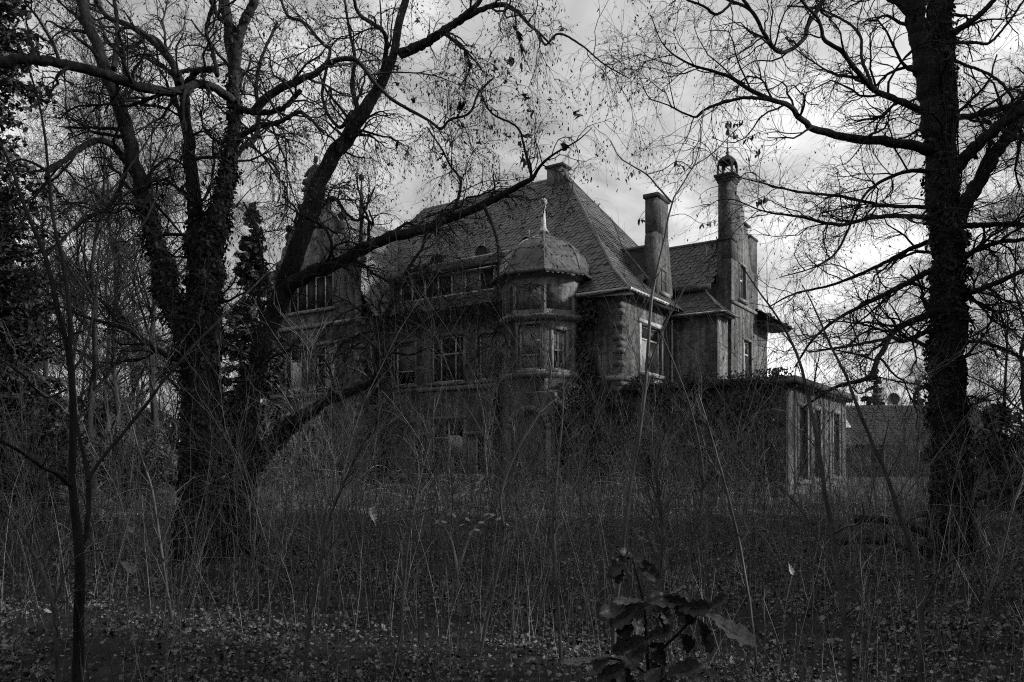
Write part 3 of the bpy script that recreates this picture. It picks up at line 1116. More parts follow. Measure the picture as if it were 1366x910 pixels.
vpart(MB().box(1.79, 2.56, 6.98, 7.91, 12.3, 12.42), 'shaft_band', M['dark_stone'], sh)
b = MB().box(1.79, 2.56, 6.98, 7.91, 15.2, 15.32).box(1.73, 2.62, 6.92, 7.97, 15.32, 15.45).box(1.67, 2.68, 6.86, 8.03, 15.45, 15.58)
vpart(b, 'shaft_cornice', M['dark_stone'], sh)
# canopy: a low dome on four arched legs, open between them
b = MB()
cu, cv = 2.175, 7.445
hx, hy, z0 = 0.46, 0.52, 15.58
NA = 14
for j in range(9):
    pass
th = np.linspace(0, 2 * math.pi, 41)[:-1]
rows_ = []
for z_, r_ in ((0.0, 1.0), (0.25, 1.02), (0.5, 1.0), (0.68, 0.93), (0.84, 0.78), (0.95, 0.55), (1.0, 0.25), (1.03, 0.05)):
    rows_.append([(cu + hx * r_ * math.copysign(abs(math.cos(t)) ** 0.6, math.cos(t)), cv + hy * r_ * math.copysign(abs(math.sin(t)) ** 0.6, math.sin(t)), z0 + z_ * 0.98) for t in th])
for j in range(len(rows_) - 1):
    for i in range(40):
        i2 = (i + 1) % 40
        # leave four arched openings between the corner legs
        ph = ((i + 0.5) / 40 * 4) % 1.0
        dq = min(ph, 1 - ph)
        op = dq < 0.37 and j == 0 or dq < 0.36 and j == 1 or dq < 0.27 and j == 2
        if op:
            continue
        q = [rows_[j][i], rows_[j][i2], rows_[j + 1][i2], rows_[j + 1][i]]
        qi = [(cu + (p[0] - cu) * 0.84, cv + (p[1] - cv) * 0.84, p[2] - 0.03) for p in q]
        b.add(q + qi, [(0, 1, 2, 3), (7, 6, 5, 4), (0, 4, 5, 1), (1, 5, 6, 2), (2, 6, 7, 3), (3, 7, 4, 0)])
vpart(b, 'canopy', M['dark_stone'], sh)
b = MB().lathe([(0.1, 0), (0.12, 0.06), (0.05, 0.12), (0.11, 0.2), (0.05, 0.27), (0.03, 0.34), (0.07, 0.4), (0.02, 0.46), (0.015, 0.62), (0.05, 0.66), (0.015, 0.7), (0.012, 0.95)], (cu, cv, z0 + 0.98), 8)
b.box(cu - 0.09, cu + 0.09, cv - 0.012, cv + 0.012, z0 + 1.76, z0 + 1.785)
vpart(b, 'canopy_finial', M['iron'], sh)
wo = window(TOWR, *up_, cols=(0.5,), rows=(0.6,), surround=0.1)
window(TOWR, *lo_, cols=(0.5,), rows=(0.7,), surround=0.1)
vpart(MB().box(2.48, 2.58, 7.02, 11.45, 9.15, 9.3), 'gable_band', M['stone'], tw)
roof('rear_wing_roof', [[(-4.0, 6.3, 10.0), (1.76, 6.3, 10.0), (1.76, 8.6, 12.7), (-4.0, 8.6, 12.7)]], w=0.3, row=0.25, hips=[((-4.0, 8.6, 12.75), (1.76, 8.6, 12.75))])
b = MB().poly([(-4, 11.4, 9.4), (1.8, 11.4, 9.4), (1.8, 8.6, 12.68), (-4, 8.6, 12.68)])
vpart(b, 'rear_slope', M['roofdark'])
# little bay with flared roof
b = MB()
wall(b, BAYF, 0, 2.35, 3.8, 8.5)
wall(b, Fr((2.35, 0), (0, 1), (1, 0)), 5.46, 7.05, 3.8, 8.5)
vpart(b, 'bay_wall', M['brick'])
def ring(t, z):
    return [(-0.3 + 0.55 * t, 5.0 + 2.0 * t, z), (2.8 - 1.9 * t, 5.0 + 2.0 * t, z), (2.8 - 1.9 * t, 7.1, z)]
rg = [ring(0, 8.42), ring(0.35, 8.95), ring(0.7, 9.65), ring(0.98, 10.45)]
polys, hp = [], []
for a, c in zip(rg[:-1], rg[1:]):
    polys += [[a[0], a[1], c[1], c[0]], [a[1], a[2], c[2], c[1]]]
    hp.append((a[1], c[1]))
roof('bay_roof', polys, w=0.3, row=0.25, hips=hp, hr=0.06)
b = MB().box(-0.2, 2.72, 5.08, 5.44, 8.3, 8.4).box(2.37, 2.72, 5.44, 7.0, 8.302, 8.402)
vpart(b, 'bay_eave', M['woodgrey'])
b = MB().tube([(-0.2, 4.98, 8.4), (2.82, 4.98, 8.4), (2.82, 7.0, 8.4)], [0.05] * 3, 6)
vpart(b, 'bay_gutter', M['lead'])
# lower rear corner with its hipped eave
b = MB()
wall(b, Fr((2.45, 0), (0, 1), (1, 0)), 11.5, 13.4, 3.8, 8.6)
vpart(b, 'rear_corner_wall', M['brick'])
roof('rear_corner_roof', [[(2.2, 11.2, 9.7), (3.6, 11.2, 8.75), (3.6, 14.2, 8.75), (2.2, 13.2, 9.7)], [(3.6, 14.2, 8.75), (0.5, 14.2, 8.75), (0.5, 13.2, 9.7), (2.2, 13.2, 9.7)]], w=0.3, row=0.25)
vpart(MB().box(2.48, 3.5, 11.3, 14.1, 8.55, 8.68), 'rear_corner_soffit', M['woodgrey'])

# --- flat-roofed annex
a_h = [(2.05, 3.5, 0.6, 3.6), (4.65, 5.95, 0.6, 3.6), (8.6, 10.0, 0.6, 3.6)]
b = MB()
wall(b, ANNR, 0.2, 11.8, -0.4, 4.45, a_h, 0.3)
wall(b, ANNF, 0.0, 6.9, -0.4, 4.45)
b.box(0.0, 6.7, 11.6, 11.79, -0.4, 4.44)
an = vpart(b, 'annex_wall', M['brick'])
for h in a_h:
    window(ANNR, *h, cols=(0.5,), rows=(0.7,), surround=0.16, fmat='woodgrey')
for s0 in (0.25, 1.3, 4.0, 6.6, 7.7, 10.6):
    p = MB()
    ANNR.bx(p, s0, s0 + 0.4, 0, 0.035, -0.3, 4.2)
    p.build('pilaster', M['brick'], an)
b = MB().box(-0.0 + 0.1, 7.3, -0.25, 12.2, 4.45, 4.62)
vpart(b, 'annex_roof', M['flat'])
b = MB().box(0.12, 7.36, -0.31, -0.24, 4.40, 4.66).box(7.29, 7.37, -0.3, 12.2, 4.402, 4.662)
vpart(b, 'annex_fascia', M['woodgrey'])
rf = MB().box(6.93, 7.26, 0, 0.1, 4.28, 4.44).build('rafter_end', M['woodgrey'], villa)
for i, s0 in enumerate(np.arange(0.3, 12, 0.62)):
    o = rf if i == 0 else rf.copy()
    if i:
        COL.objects.link(o)
        o.parent = villa
    o.location.y = s0
b = MB().tube([(1.2, 3.2, 4.78), (4.4, 3.2, 4.8)], [0.05, 0.05], 6)
b.tube([(4.1, 3.2, 4.6), (4.1, 3.2, 5.0)], [0.09, 0.09], 6)
vpart(b, 'roof_pipe', M['pale'])

# --- creeper on the walls (nobody could count its leaves)
def creeper(fr, s0, s1, z0, z1, n, thick=0.25, size=(0.06, 0.14), mat='ivy', lump=6, name='ivy'):
    S = RNG.uniform(s0, s1, n * 3)
    Z = RNG.uniform(z0, z1, n * 3)
    f = np.sin(S * lump * 0.43 + 1.3) * np.cos(Z * lump * 0.31 + 0.4) + 0.7 * np.sin(S * 3.1 + Z * 2.3) + 0.7 * RNG.standard_normal(n * 3)
    e = np.minimum(np.minimum(S - s0, s1 - S), (z1 - Z)) / (0.15 * (s1 - s0) + 0.2)
    k = np.argsort(-(f + np.clip(e, 0, 1) * 1.6))[:n]
    D = np.abs(RNG.standard_normal(n)) * thick + 0.03
    C = np.array([fr.p(s, d, z) for s, d, z in zip(S[k], D, Z[k])])
    mb = MB()
    leaves(mb, C, RNG.uniform(size[0], size[1], n), np.tile(np.array([fr.n[0], fr.n[1], 0.4]), (n, 1)), LEAF5, up=(0, 0, 1), jitter=0.5)
    # climbing stems
    P = []
    for _ in range(max(6, n // 160)):
        s, z = RNG.uniform(s0, s1), z0
        q = []
        top_ = RNG.uniform(z0 + 0.5 * (z1 - z0), z1)
        for i in range(10):
            q.append(fr.p(s, 0.04, z))
            s = min(max(s + RNG.normal(0, 0.14), s0), s1)
            z += (top_ - z0) / 9
        P.append(q)
    mb.tubes(np.array(P), np.full((len(P), 10), 0.015), 3)
    return vpart(mb, name, M[mat], kind='stuff')


creeper(ANNF, 0.1, 6.9, 0.0, 4.6, 9000, 0.3)
creeper(Fr((0, -0.3), (1, 0), (0, -1)), 0.2, 7.3, 4.55, 4.95, 1500, 0.15, (0.05, 0.1))
creeper(FRONT, -2.5, -1.1, 2.0, 8.6, 3000, 0.3)
creeper(FRONT, -6.9, -5.6, 0.0, 6.6, 2500, 0.35)
creeper(FRONT, -2.6, -0.1, 0.0, 5.2, 2500, 0.2)
fp, lp = tface(7, TR + 0.35)
creeper(Fr(fp.p(cx_ + 1.2, 0, 0)[:2], (-fp.n[0], -fp.n[1]), fp.s), -0.1, 1.0, 0, 4.8, 1500, 0.2)
ft, lt = tface(0)
creeper(ft, -0.1, lt + 0.5, 0, 4.9, 1800, 0.25)
creeper(WINGF, -16.5, -14.6, 0.0, 4.2, 1200, 0.15)
creeper(WINGR, -2.0, -0.1, 0.0, 7.8, 2200, 0.25)

# ------------------------------------------------------------------ neighbouring house beyond the annex
nh = thing('neighbouring_house', 'low dark-roofed house beyond the flat-roofed annex with a satellite dish', 'house', (27.2, 55, 0), -0.06)
b = MB().box(-5.2, 8, 0, 8, -0.4, 2.6)
b.build('wall', M['render'], nh)
b, s_ = MB(), MB()
q1 = [(-5.6, -0.5, 2.4), (8.4, -0.5, 2.4), (8.4, 4, 5.35), (-5.6, 4, 5.35)]
q2 = [(-5.6, 8.5, 2.4), (8.4, 8.5, 2.4), (8.4, 4, 5.35), (-5.6, 4, 5.35)]
b.poly(q1).poly(q2).extrude([(-5.2, 0.02, 2.58), (-5.2, 4, 5.2), (-5.2, 7.98, 2.58)], (0.1, 0, 0))
slates(s_, q1, 0.3, 0.33)
r_ = b.build('roof', M['roofdark'], nh)
s_.build('roof_tile', M['tile'], r_, kind='stuff')
MB().box(-3.4, -2.5, 3.4, 4.3, 4.6, 6.35).build('chimney', M['brick'], nh)
n3 = np.array([0, -0.55, 0.83])
MB().add([(-3.6, 1.15, 3.62), (-2.1, 1.15, 3.62), (-2.1, 2.0, 4.18), (-3.6, 2.0, 4.18), (-3.6, 1.12, 3.72), (-2.1, 1.12, 3.72), (-2.1, 1.97, 4.28), (-3.6, 1.97, 4.28)], [(0, 1, 2, 3), (4, 5, 6, 7), (0, 1, 5, 4), (1, 2, 6, 5), (2, 3, 7, 6), (3, 0, 4, 7)]).build('skylight', M['pale'], nh)
b = MB()
dk = [(0.5 * math.sin(t), 0.12 * math.cos(t)) for t in np.linspace(0.0, 1.2, 6)]
for j in range(5):
    for i in range(16):
        a0, a1 = 2 * math.pi * i / 16, 2 * math.pi * (i + 1) / 16
        (r0, d0), (r1, d1) = dk[j], dk[j + 1]
        b.poly([(2.0 + r0 * math.cos(a0), 3.4 + d0, 5.9 + r0 * math.sin(a0)), (2.0 + r0 * math.cos(a1), 3.4 + d0, 5.9 + r0 * math.sin(a1)), (2.0 + r1 * math.cos(a1), 3.4 + d1, 5.9 + r1 * math.sin(a1)), (2.0 + r1 * math.cos(a0), 3.4 + d1, 5.9 + r1 * math.sin(a0))])
b.tube([(2.0, 3.55, 5.9), (2.0, 3.9, 5.6), (2.0, 3.9, 5.1)], [0.03] * 3, 5).tube([(2.0, 3.5, 5.5), (2.0, 3.0, 5.75)], [0.02, 0.02], 5)
b.build('satellite_dish', M['iron'], nh)
for x0 in (-4.2, -1.2, 2.2, 5.2):
    w_ = MB().box(x0, x0 + 1.1, -0.03, 0.02, 0.9, 2.1).build('window', M['wood'], nh)
    MB().box(x0 + 0.08, x0 + 1.02, -0.05, -0.033, 0.98, 2.02).build('pane', M['glass'], w_)

# ------------------------------------------------------------------ trees
def stack(lims):
    return np.stack([l[0] for l in lims]), np.stack([l[1] for l in lims])


def big_tree(name, label, base, trunks, limbs, lev, tw=0.75, lw=0.82, ivy=(), podn=0, pods=(0.03, 0.06), k=12, droop=0.06, zmin=2.2, clear=None):
    """trunks and limbs traced; everything finer grows from them"""
    root = thing(name, label, 'tree', tuple(base))
    trunks = [([(x, y, w * tw) for x, y, w in t[0]], t[1], t[2]) for t in trunks]
    limbs = [([(x, y, w * lw) for x, y, w in t[0]], t[1], t[2]) for t in limbs]
    T = [limb(t[0], t[1], t[2], 40) for t in trunks]
    for P, R in T:
        mb = MB()
        mb.bark(P, R, 24, 170, 0.08, len(root.children) * 1.7)
        # flared root collar
        mb.build('trunk', M['bark'], root, base, smooth=True)
    Ls = [limb(l[0], l[1], l[2], 40) for l in limbs]
    for P, R in Ls:
        MB().bark(P, R, 12, 90, 0.06, R[0] * 50).build('limb', M['bark'], root, base, smooth=True)
    src = Ls + [(P[10:], R[10:]) for P, R in T] if False else Ls
    P, R = stack(src)
    for (Pt, Rt) in T:
        P = np.concatenate([P, Pt[None]])
        R = np.concatenate([R, Rt[None] * 0.5])
    kp = (lambda Q: (Q[:, :, 2].min(1) > zmin) & (Q[:, :, 1].min(1) > 3.0) if clear is None else (Q[:, :, 2].min(1) > zmin) & clear(Q))
    c1, L1, c2, L2, c3, L3 = lev
    P1, R1 = spawn(P, R, c1, 9, L1, (0.4, 1.15), droop * 0.2, 0.30, 0.5, 0.035, 0.008, 0.12, keep=kp)
    P2, R2 = spawn(P1, R1, c2, 7, L2, (0.4, 1.1), droop * 0.8, 0.26, 0.6, 0.012, 0.004, 0.15, keep=kp)
    PP = np.concatenate([P2, P2])
    P3, R3 = spawn(P2, R2, c3, 5, L3, (0.3, 0.95), droop * 2.2, 0.16, 0.6, 0.0044, 0.0017, 0.1, keep=kp, taper=0.45)
    MB().tubes(P1, R1, 5).build('branch', M['twig'], root, base, kind='stuff')
    m = MB().tubes(P2, R2, 4).tubes(P3, R3, 3)
    m.build('twig', M['twig'], root, base, kind='stuff')
    if podn:
        pods_on(MB(), P3, podn, pods).build('seed_pod', M['pod'], root, base, kind='stuff')
    for (which, cnt, size, thick, t0, t1) in ivy:
        src_ = T[which] if which >= 0 else Ls[-which - 1]
        ivy_on(MB(), src_[0], src_[1], cnt, size, thick, t0, t1).build('ivy', M['ivy'], root, base, kind='stuff')
    return root, T, Ls, (P1, R1, P2, R2, P3, R3)


YL = 13.0
# --- ivy-clad tree of several stems
base = at(266, 738, YL)
base[2] = -0.05
big_tree('robinia_tree', 'ivy-clad old tree forking into several tall dark stems, beside the leaning trunk', base,
         [([(268, 752, 84), (268, 715, 74), (268, 660, 68), (267, 600, 66), (268, 540, 64), (268, 480, 62), (270, 430, 56), (275, 380, 46), (283, 330, 38), (294, 280, 30), (304, 230, 23), (311, 170, 20), (312, 110, 19), (307, 50, 17), (300, 0, 15), (290, -80, 11), (285, -170, 5)], YL, YL, 40)],
         [
             ([(262, 490, 38), (243, 434, 33), (225, 400, 34), (211, 333, 27), (200, 295, 25), (190, 258, 24), (178, 215, 23), (167, 165, 22), (150, 118, 20), (135, 78, 18), (108, 0, 15), (90, -80, 9)], YL, YL - 0.6),
             ([(270, 400, 40), (266, 340, 30), (262, 295, 24), (257, 240, 20), (250, 170, 17), (245, 125, 15), (236, 98, 13), (215, 65, 11), (175, 35, 9), (146, 24, 8), (128, 0, 7), (110, -40, 4)], YL, YL + 0.7),
             ([(309, 130, 17), (320, 46, 15), (340, 0, 13), (365, -70, 8)], YL, YL - 0.5),
             ([(311, 135, 14), (285, 117, 13), (260, 113, 13), (235, 123, 13), (215, 121, 13), (190, 117, 14), (145, 102, 15), (100, 89, 15), (50, 79, 15), (0, 83, 15), (-60, 90, 12)], YL - 0.1, YL - 2.0),
             ([(309, 137, 11), (330, 148, 10), (355, 150, 9), (380, 143, 8), (401, 120, 7)], YL, YL - 0.6),
             ([(170, 218, 11), (150, 194, 10), (130, 188, 9), (110, 196, 9), (85, 215, 8), (66, 228, 7), (62, 238, 7)], YL - 0.2, YL - 1.4),
             ([(62, 228, 5), (45, 218, 4), (25, 213, 3), (5, 225, 2)], YL - 1.4, YL - 1.7),
             ([(238, 112, 11), (228, 80, 8), (212, 55, 6), (196, 48, 5), (180, 62, 5), (162, 60, 4), (158, 52, 3)], YL + 0.2, YL + 1.0),
             ([(152, 92, 9), (157, 50, 7), (153, 0, 6), (152, -40, 4)], YL - 0.4, YL + 0.8),
             ([(250, 112, 12), (262, 96, 10), (284, 92, 9), (290, 100, 7), (284, 70, 6), (275, 40, 6), (284, 12, 5)], YL, YL - 1.0),
             ([(310, 200, 10), (325, 180, 9), (350, 168, 8), (375, 162, 7), (398, 150, 6), (415, 160, 5), (432, 178, 4)], YL, YL - 1.2),
             ([(300, 240, 11), (320, 200, 9), (338, 188, 8), (345, 160, 7), (342, 120, 6), (348, 80, 5), (370, 30, 4)], YL, YL + 1.0),
             ([(322, 45, 9), (290, 20, 8), (285, -10, 7)], YL, YL - 0.8),
             ([(178, 200, 7), (150, 270, 6), (110, 295, 5), (70, 330, 4), (30, 342, 3)], YL, YL - 1.8),
             ([(262, 490, 12), (215, 470, 9), (170, 440, 7), (120, 425, 5), (60, 400, 3)], YL, YL + 1.5),
         ],
         (170, (0.9, 2.2), 1300, (0.45, 1.1), 7600, (0.22, 0.62)),
         ivy=((0, 15000, (0.03, 0.06), 0.07, 0.0, 0.72), (-1, 2600, (0.035, 0.065), 0.06, 0.0, 0.4), (-2, 500, (0.05, 0.09), 0.06, 0.0, 0.3)),
         podn=9000)

# --- leaning tree
YM = 13.6
base = at(322, 715, YM)
base[2] = -0.05
lt = big_tree('leaning_tree', 'leaning dark trunk with a long bough crossing in front of the villa roof', base,
         [([(316, 735, 80), (318, 700, 66), (320, 650, 56), (322, 600, 49), (330, 545, 45), (343, 490, 42), (356, 445, 40), (370, 405, 39), (386, 362, 38), (402, 318, 36.5), (416, 275, 34.5), (428, 243, 33), (446, 210, 33), (465, 179, 30), (492, 141, 27), (508, 110, 21), (524, 76, 18), (531, 34, 16), (541, 0, 14), (552, -60, 10), (560, -150, 5)], YM, YM + 0.9, 44)],
         [
             ([(376, 388, 26), (395, 376, 23), (420, 363, 22), (450, 351, 20), (483, 333, 19), (518, 317, 18), (545, 311, 17), (573, 303, 16), (601, 291, 14), (640, 275, 13), (674, 258, 11), (700, 243, 9), (711, 238, 6.5), (720, 222, 5), (743, 203, 3.4), (769, 189, 2.2), (790, 170, 1.2)], YM + 0.3, YM - 2.5, 40),
             ([(326, 632, 26), (347, 608, 24), (365, 588, 22), (383, 570, 21), (416, 548, 17), (439, 534, 16), (460, 525, 15), (479, 518, 14), (497, 510, 13), (503, 492, 12), (505, 472, 12), (507, 442, 11), (516, 420, 11), (525, 402, 10), (533, 383, 9), (549, 352, 6), (563, 330, 5), (568, 310, 3.5)], YM + 0.2, YM - 1.5, 40),
             ([(532, 74, 17), (552, 64, 16), (568, 57, 15), (599, 37, 12), (622, 18, 9), (641, 0, 7), (660, -40, 5)], YM + 0.7, YM),
             ([(610, 30, 11), (640, 14, 9), (667, 6, 8), (688, 14, 7), (705, 32, 5), (717, 42, 4), (735, 60, 3)], YM + 0.4, YM - 1.0),
             ([(717, 42, 4), (728, 60, 4), (745, 45, 3.5), (775, 60, 3), (805, 85, 2.5), (840, 105, 1.5)], YM - 0.6, YM - 1.5),
             ([(482, 160, 9), (470, 120, 7), (473, 78, 6), (466, 40, 5), (460, 0, 4)], YM + 0.6, YM + 1.5),
             ([(340, 148, 14), (347, 138, 14), (362, 126, 13), (380, 114, 12), (416, 100, 10), (443, 83, 9), (466, 78, 8), (481, 85, 7.5), (500, 110, 6), (523, 133, 5.5), (557, 152, 5), (580, 166, 4.5), (589, 172, 4.5), (600, 160, 4), (614, 156, 4), (628, 150, 4), (637, 126, 3.5), (650, 112, 3), (660, 102, 2)], YM - 1.0, YM - 1.9, 44),
             ([(470, 160, 10), (470, 150, 8), (452, 170, 6), (430, 130, 5), (440, 70, 5), (432, 60, 5), (405, 30, 5), (385, 22, 5), (375, 0, 4)], YM + 0.6, YM + 1.8),
             ([(402, 320, 9), (440, 265, 7), (462, 285, 5), (480, 292, 4), (500, 250, 3)], YM + 0.3, YM + 1.4),
             ([(505, 115, 8), (515, 50, 7), (480, 20, 6), (470, -10, 5)], YM + 0.6, YM - 0.5),
             ([(480, 330, 6), (484, 290, 5), (498, 300, 4), (492, 280, 3)], YM - 0.7, YM - 0.9),
             ([(600, 290, 6), (611, 265, 5), (614, 240, 4), (600, 220, 3.5), (590, 200, 3), (570, 170, 2.5)], YM - 1.4, YM - 1.2),
             ([(645, 273, 6), (660, 310, 5), (665, 340, 4), (664, 400, 3.5), (668, 420, 2.5)], YM - 1.6, YM - 2.2),
             ([(710, 240, 5), (700, 200, 4), (690, 170, 3.5), (655, 150, 3), (640, 120, 2.5)], YM - 1.8, YM - 2.4),
             ([(549, 352, 5), (575, 375, 4), (590, 395, 3.5), (604, 405, 3), (630, 430, 2)], YM - 1.4, YM - 2.2),
             ([(355, 450, 9), (345, 400, 7), (350, 350, 5), (338, 300, 4), (325, 270, 3)], YM + 0.3, YM + 1.6),
         ],
         (190, (0.8, 2.0), 1500, (0.4, 1.1), 9800, (0.22, 0.65)),
         ivy=((0, 4200, (0.03, 0.06), 0.05, 0.0, 0.28), (-2, 1300, (0.03, 0.06), 0.05, 0.0, 0.3)),
         podn=15000, zmin=2.4, droop=0.11, tw=0.6, lw=0.78)

# dark withered maple-like leaves still hanging on it
STAR = np.array([(0, -0.6), (0.12, -0.3), (0.34, -0.38), (0.26, -0.1), (0.42, 0.12), (0.16, 0.3), (0.02, 0.42), (-0.22, 0.34), (-0.3, 0.1), (-0.2, -0.08), (-0.32, -0.3), (-0.1, -0.28)])
Q3 = lt[3][4]
px_ = HX + F * Q3[:, -1, 0] / Q3[:, -1, 1]
py_ = HY - F * (Q3[:, -1, 2] - EYE) / Q3[:, -1, 1]
ok = np.where((px_ > 490) & (px_ < 790) & (py_ < 240) & (py_ > 10))[0]
C_ = Q3[RNG.choice(ok, 46), -1] + np.array([0, 0, -0.05])
leaves(MB(), C_, RNG.uniform(0.08, 0.15, len(C_)), np.tile(np.array([0.2, -1.0, 0.2]), (len(C_), 1)), STAR, up=(0, 0, 1), jitter=1.0, curl=0.7).build('leaf', M['pod'], lt[0], tuple(lt[0].location), kind='stuff')

# --- tall ivy trunk on the other side
YR = 12.7
base = at(1272, 738, YR)
base[2] = -0.05
big_tree('ivy_trunk_tree', 'tall straight trunk wrapped in ivy with bare boughs, nearest the flat-roofed annex', base,
         [([(1274, 760, 70), (1272, 730, 58), (1270, 690, 51), (1269, 640, 47), (1268, 580, 45), (1267, 520, 44), (1266, 460, 43), (1264, 400, 43), (1262, 340, 42), (1259, 280, 40), (1257, 220, 41), (1256, 160, 39), (1257, 110, 34), (1258, 60, 30), (1257, 0, 28), (1256, -80, 22), (1255, -200, 12)], YR, YR, 40),
          ([(1252, 200, 30), (1243, 150, 30), (1234, 100, 27), (1226, 50, 25), (1215, 0, 23), (1200, -70, 16), (1190, -160, 8)], YR, YR - 0.3, 26)],
         [
             ([(1250, 201, 20), (1234, 198, 16), (1190, 190, 14), (1141, 185, 12), (1106, 178, 11), (1085, 172, 10), (1075, 164, 9), (1062, 153, 8), (1053, 141, 7.5), (1036, 135, 7), (1005, 122, 6), (974, 103, 5), (948, 94, 4), (917, 84, 3), (885, 60, 2), (868, 20, 1.5)], YR, YR - 2.6, 36),
             ([(1036, 135, 6), (1010, 131, 5), (983, 132, 4.5), (943, 145, 3.5), (926, 156, 3), (890, 140, 2), (865, 132, 1.5)], YR - 1.9, YR - 2.8),
             ([(1250, 152, 14), (1234, 149, 11), (1203, 136, 9.5), (1168, 121, 8), (1150, 103, 7.5), (1141, 92, 7), (1124, 70, 6.5), (1100, 53, 6), (1095, 35, 5), (1089, 22, 4.5), (1073, 6, 4), (1060, -15, 3)], YR, YR - 1.6, 32),
             ([(1222, 25, 12), (1170, -20, 11), (1120, -25, 9), (1080, 30, 7), (1074, 48, 6.5), (1062, 62, 6), (1042, 70, 6), (1028, 60, 6), (1015, 36, 5.5), (1000, 13, 5), (972, 0, 4), (950, -12, 3)], YR - 0.2, YR - 2.0, 40),
             ([(1010, 25, 5), (985, -5, 4.5), (968, 12, 4), (954, 19, 4), (938, 8, 3.5), (917, 0, 3), (900, -12, 2)], YR - 1.8, YR - 2.6),
             ([(1168, 122, 5), (1150, 80, 4.5), (1148, 50, 4), (1130, 30, 3.5), (1090, 12, 3), (1050, 8, 2.5)], YR - 1.0, YR + 0.4),
             ([(1258, 300, 26), (1280, 282, 22), (1304, 246, 20), (1326, 208, 18), (1348, 177, 17), (1370, 148, 15), (1400, 110, 11), (1440, 50, 6)], YR, YR + 1.6),
             ([(1258, 240, 22), (1276, 224, 18), (1300, 198, 17), (1335, 167, 16), (1370, 143, 15), (1410, 125, 9)], YR + 0.05, YR - 1.0),
             ([(1258, 158, 12), (1275, 157, 10), (1300, 154, 9), (1335, 144, 9), (1370, 137, 8), (1410, 120, 5)], YR, YR + 1.2),
             ([(1258, 54, 12), (1275, 42, 10), (1300, 26, 9), (1326, 0, 7), (1350, -30, 5)], YR, YR - 0.8),
             ([(1270, 57, 5), (1300, 57, 4.5), (1320, 57, 4), (1345, 30, 3.5), (1366, 0, 3)], YR, YR + 0.5),
             ([(1272, 80, 5), (1290, 88, 4.5), (1310, 95, 4), (1335, 110, 4), (1352, 133, 4)], YR, YR - 0.8),
             # drooping lower boughs towards the villa
             ([(1258, 296, 10), (1243, 292, 8), (1205, 288, 7), (1165, 290, 6), (1120, 300, 5), (1070, 290, 4), (1020, 282, 2.5), (985, 268, 1.5)], YR, YR - 1.8, 30),
             ([(1255, 275, 8), (1240, 276, 6), (1180, 274, 5), (1120, 262, 4.5), (1060, 255, 3.5), (1000, 240, 2), (960, 232, 1.5)], YR, YR - 1.5),
             ([(1260, 372, 13), (1243, 362, 10), (1225, 370, 9), (1190, 388, 8), (1150, 408, 6), (1118, 425, 5), (1085, 452, 4), (1060, 490, 2.5)], YR, YR - 1.4, 30),
             ([(1258, 325, 9), (1240, 322, 7.5), (1200, 340, 6), (1160, 360, 5), (1110, 380, 4), (1060, 392, 3), (1025, 410, 2)], YR, YR + 1.0, 30),
             ([(1262, 412, 13), (1243, 417, 11), (1202, 436, 9.5), (1187, 449, 9), (1178, 468, 8), (1170, 480, 8), (1164, 497, 7), (1152, 507, 6), (1112, 518, 5), (1070, 545, 3)], YR, YR - 2.2, 34),
             ([(1262, 440, 9), (1243, 440, 8), (1220, 450, 7), (1202, 455, 6.5), (1190, 450, 6), (1170, 455, 5), (1130, 462, 4), (1080, 470, 2.5)], YR, YR - 1.6),
             ([(1262, 405, 12), (1285, 395, 9), (1310, 385, 8), (1345, 370, 7), (1390, 350, 5)], YR, YR - 0.6),
             ([(1262, 308, 11), (1285, 302, 9), (1320, 300, 8), (1370, 300, 7), (1420, 310, 4)], YR, YR + 0.8),
             ([(1262, 350, 10), (1285, 342, 8), (1325, 325, 7), (1370, 318, 6), (1420, 300, 4)], YR, YR - 0.9),
             ([(1262, 455, 9), (1285, 455, 6), (1315, 458, 5), (1350, 470, 4), (1380, 490, 3)], YR, YR - 0.9),
             ([(1245, 230, 7), (1215, 228, 6), (1180, 240, 5), (1150, 265, 4), (1120, 330, 3.5), (1090, 355, 2.5), (1040, 370, 1.5)], YR, YR - 1.3),
         ],
         (300, (0.7, 2.0), 2200, (0.4, 1.0), 10500, (0.22, 0.6)),
         ivy=((0, 16000, (0.03, 0.065), 0.06, 0.0, 0.5), (0, 3600, (0.03, 0.06), 0.05, 0.5, 0.95)),
         podn=6000, pods=(0.025, 0.05), droop=0.035, zmin=2.0, tw=0.88, lw=0.85)


# --- generic bare trees beyond
def bare_tree_mesh(h, r, lim, tw, seed, podn=0, spread=0.9, k2=(0.5, 1.3)):
    global RNG
    RNG = np.random.default_rng(seed)
    n = 14
    z = np.linspace(0, h, n)
    P = np.stack([np.cumsum(RNG.normal(0, 0.04 * h / 6, n)), np.cumsum(RNG.normal(0, 0.04 * h / 6, n)), z], 1)
    P[:, :2] -= P[0, :2]
    R = r * np.linspace(1, 0.12, n) ** 0.9
    P1, R1 = spawn(P[None], R[None], lim, 9, (0.3 * h, 0.55 * h), (0.5, 1.0), -0.03, 0.16, 0.55, 0.5 * r, 0.02, 0.22, bias=(0, 0, 0.25))
    P2, R2 = spawn(P1, R1, lim * 7, 7, (0.1 * h, 0.25 * h), (0.4, 1.0), -0.01, 0.2, 0.55, 0.04, 0.008, 0.12, bias=(0, 0, 0.1))
    P3, R3 = spawn(P2, R2, tw, 5, k2, (0.3, 1.0), 0.0, 0.2, 0.6, 0.012, 0.005, 0.1)
    trunk = MB().tube(P, R, 8)
    crown = MB().tubes(P1, R1, 5).tubes(P2, R2, 3).tubes(P3, R3, 3)
    return trunk, crown


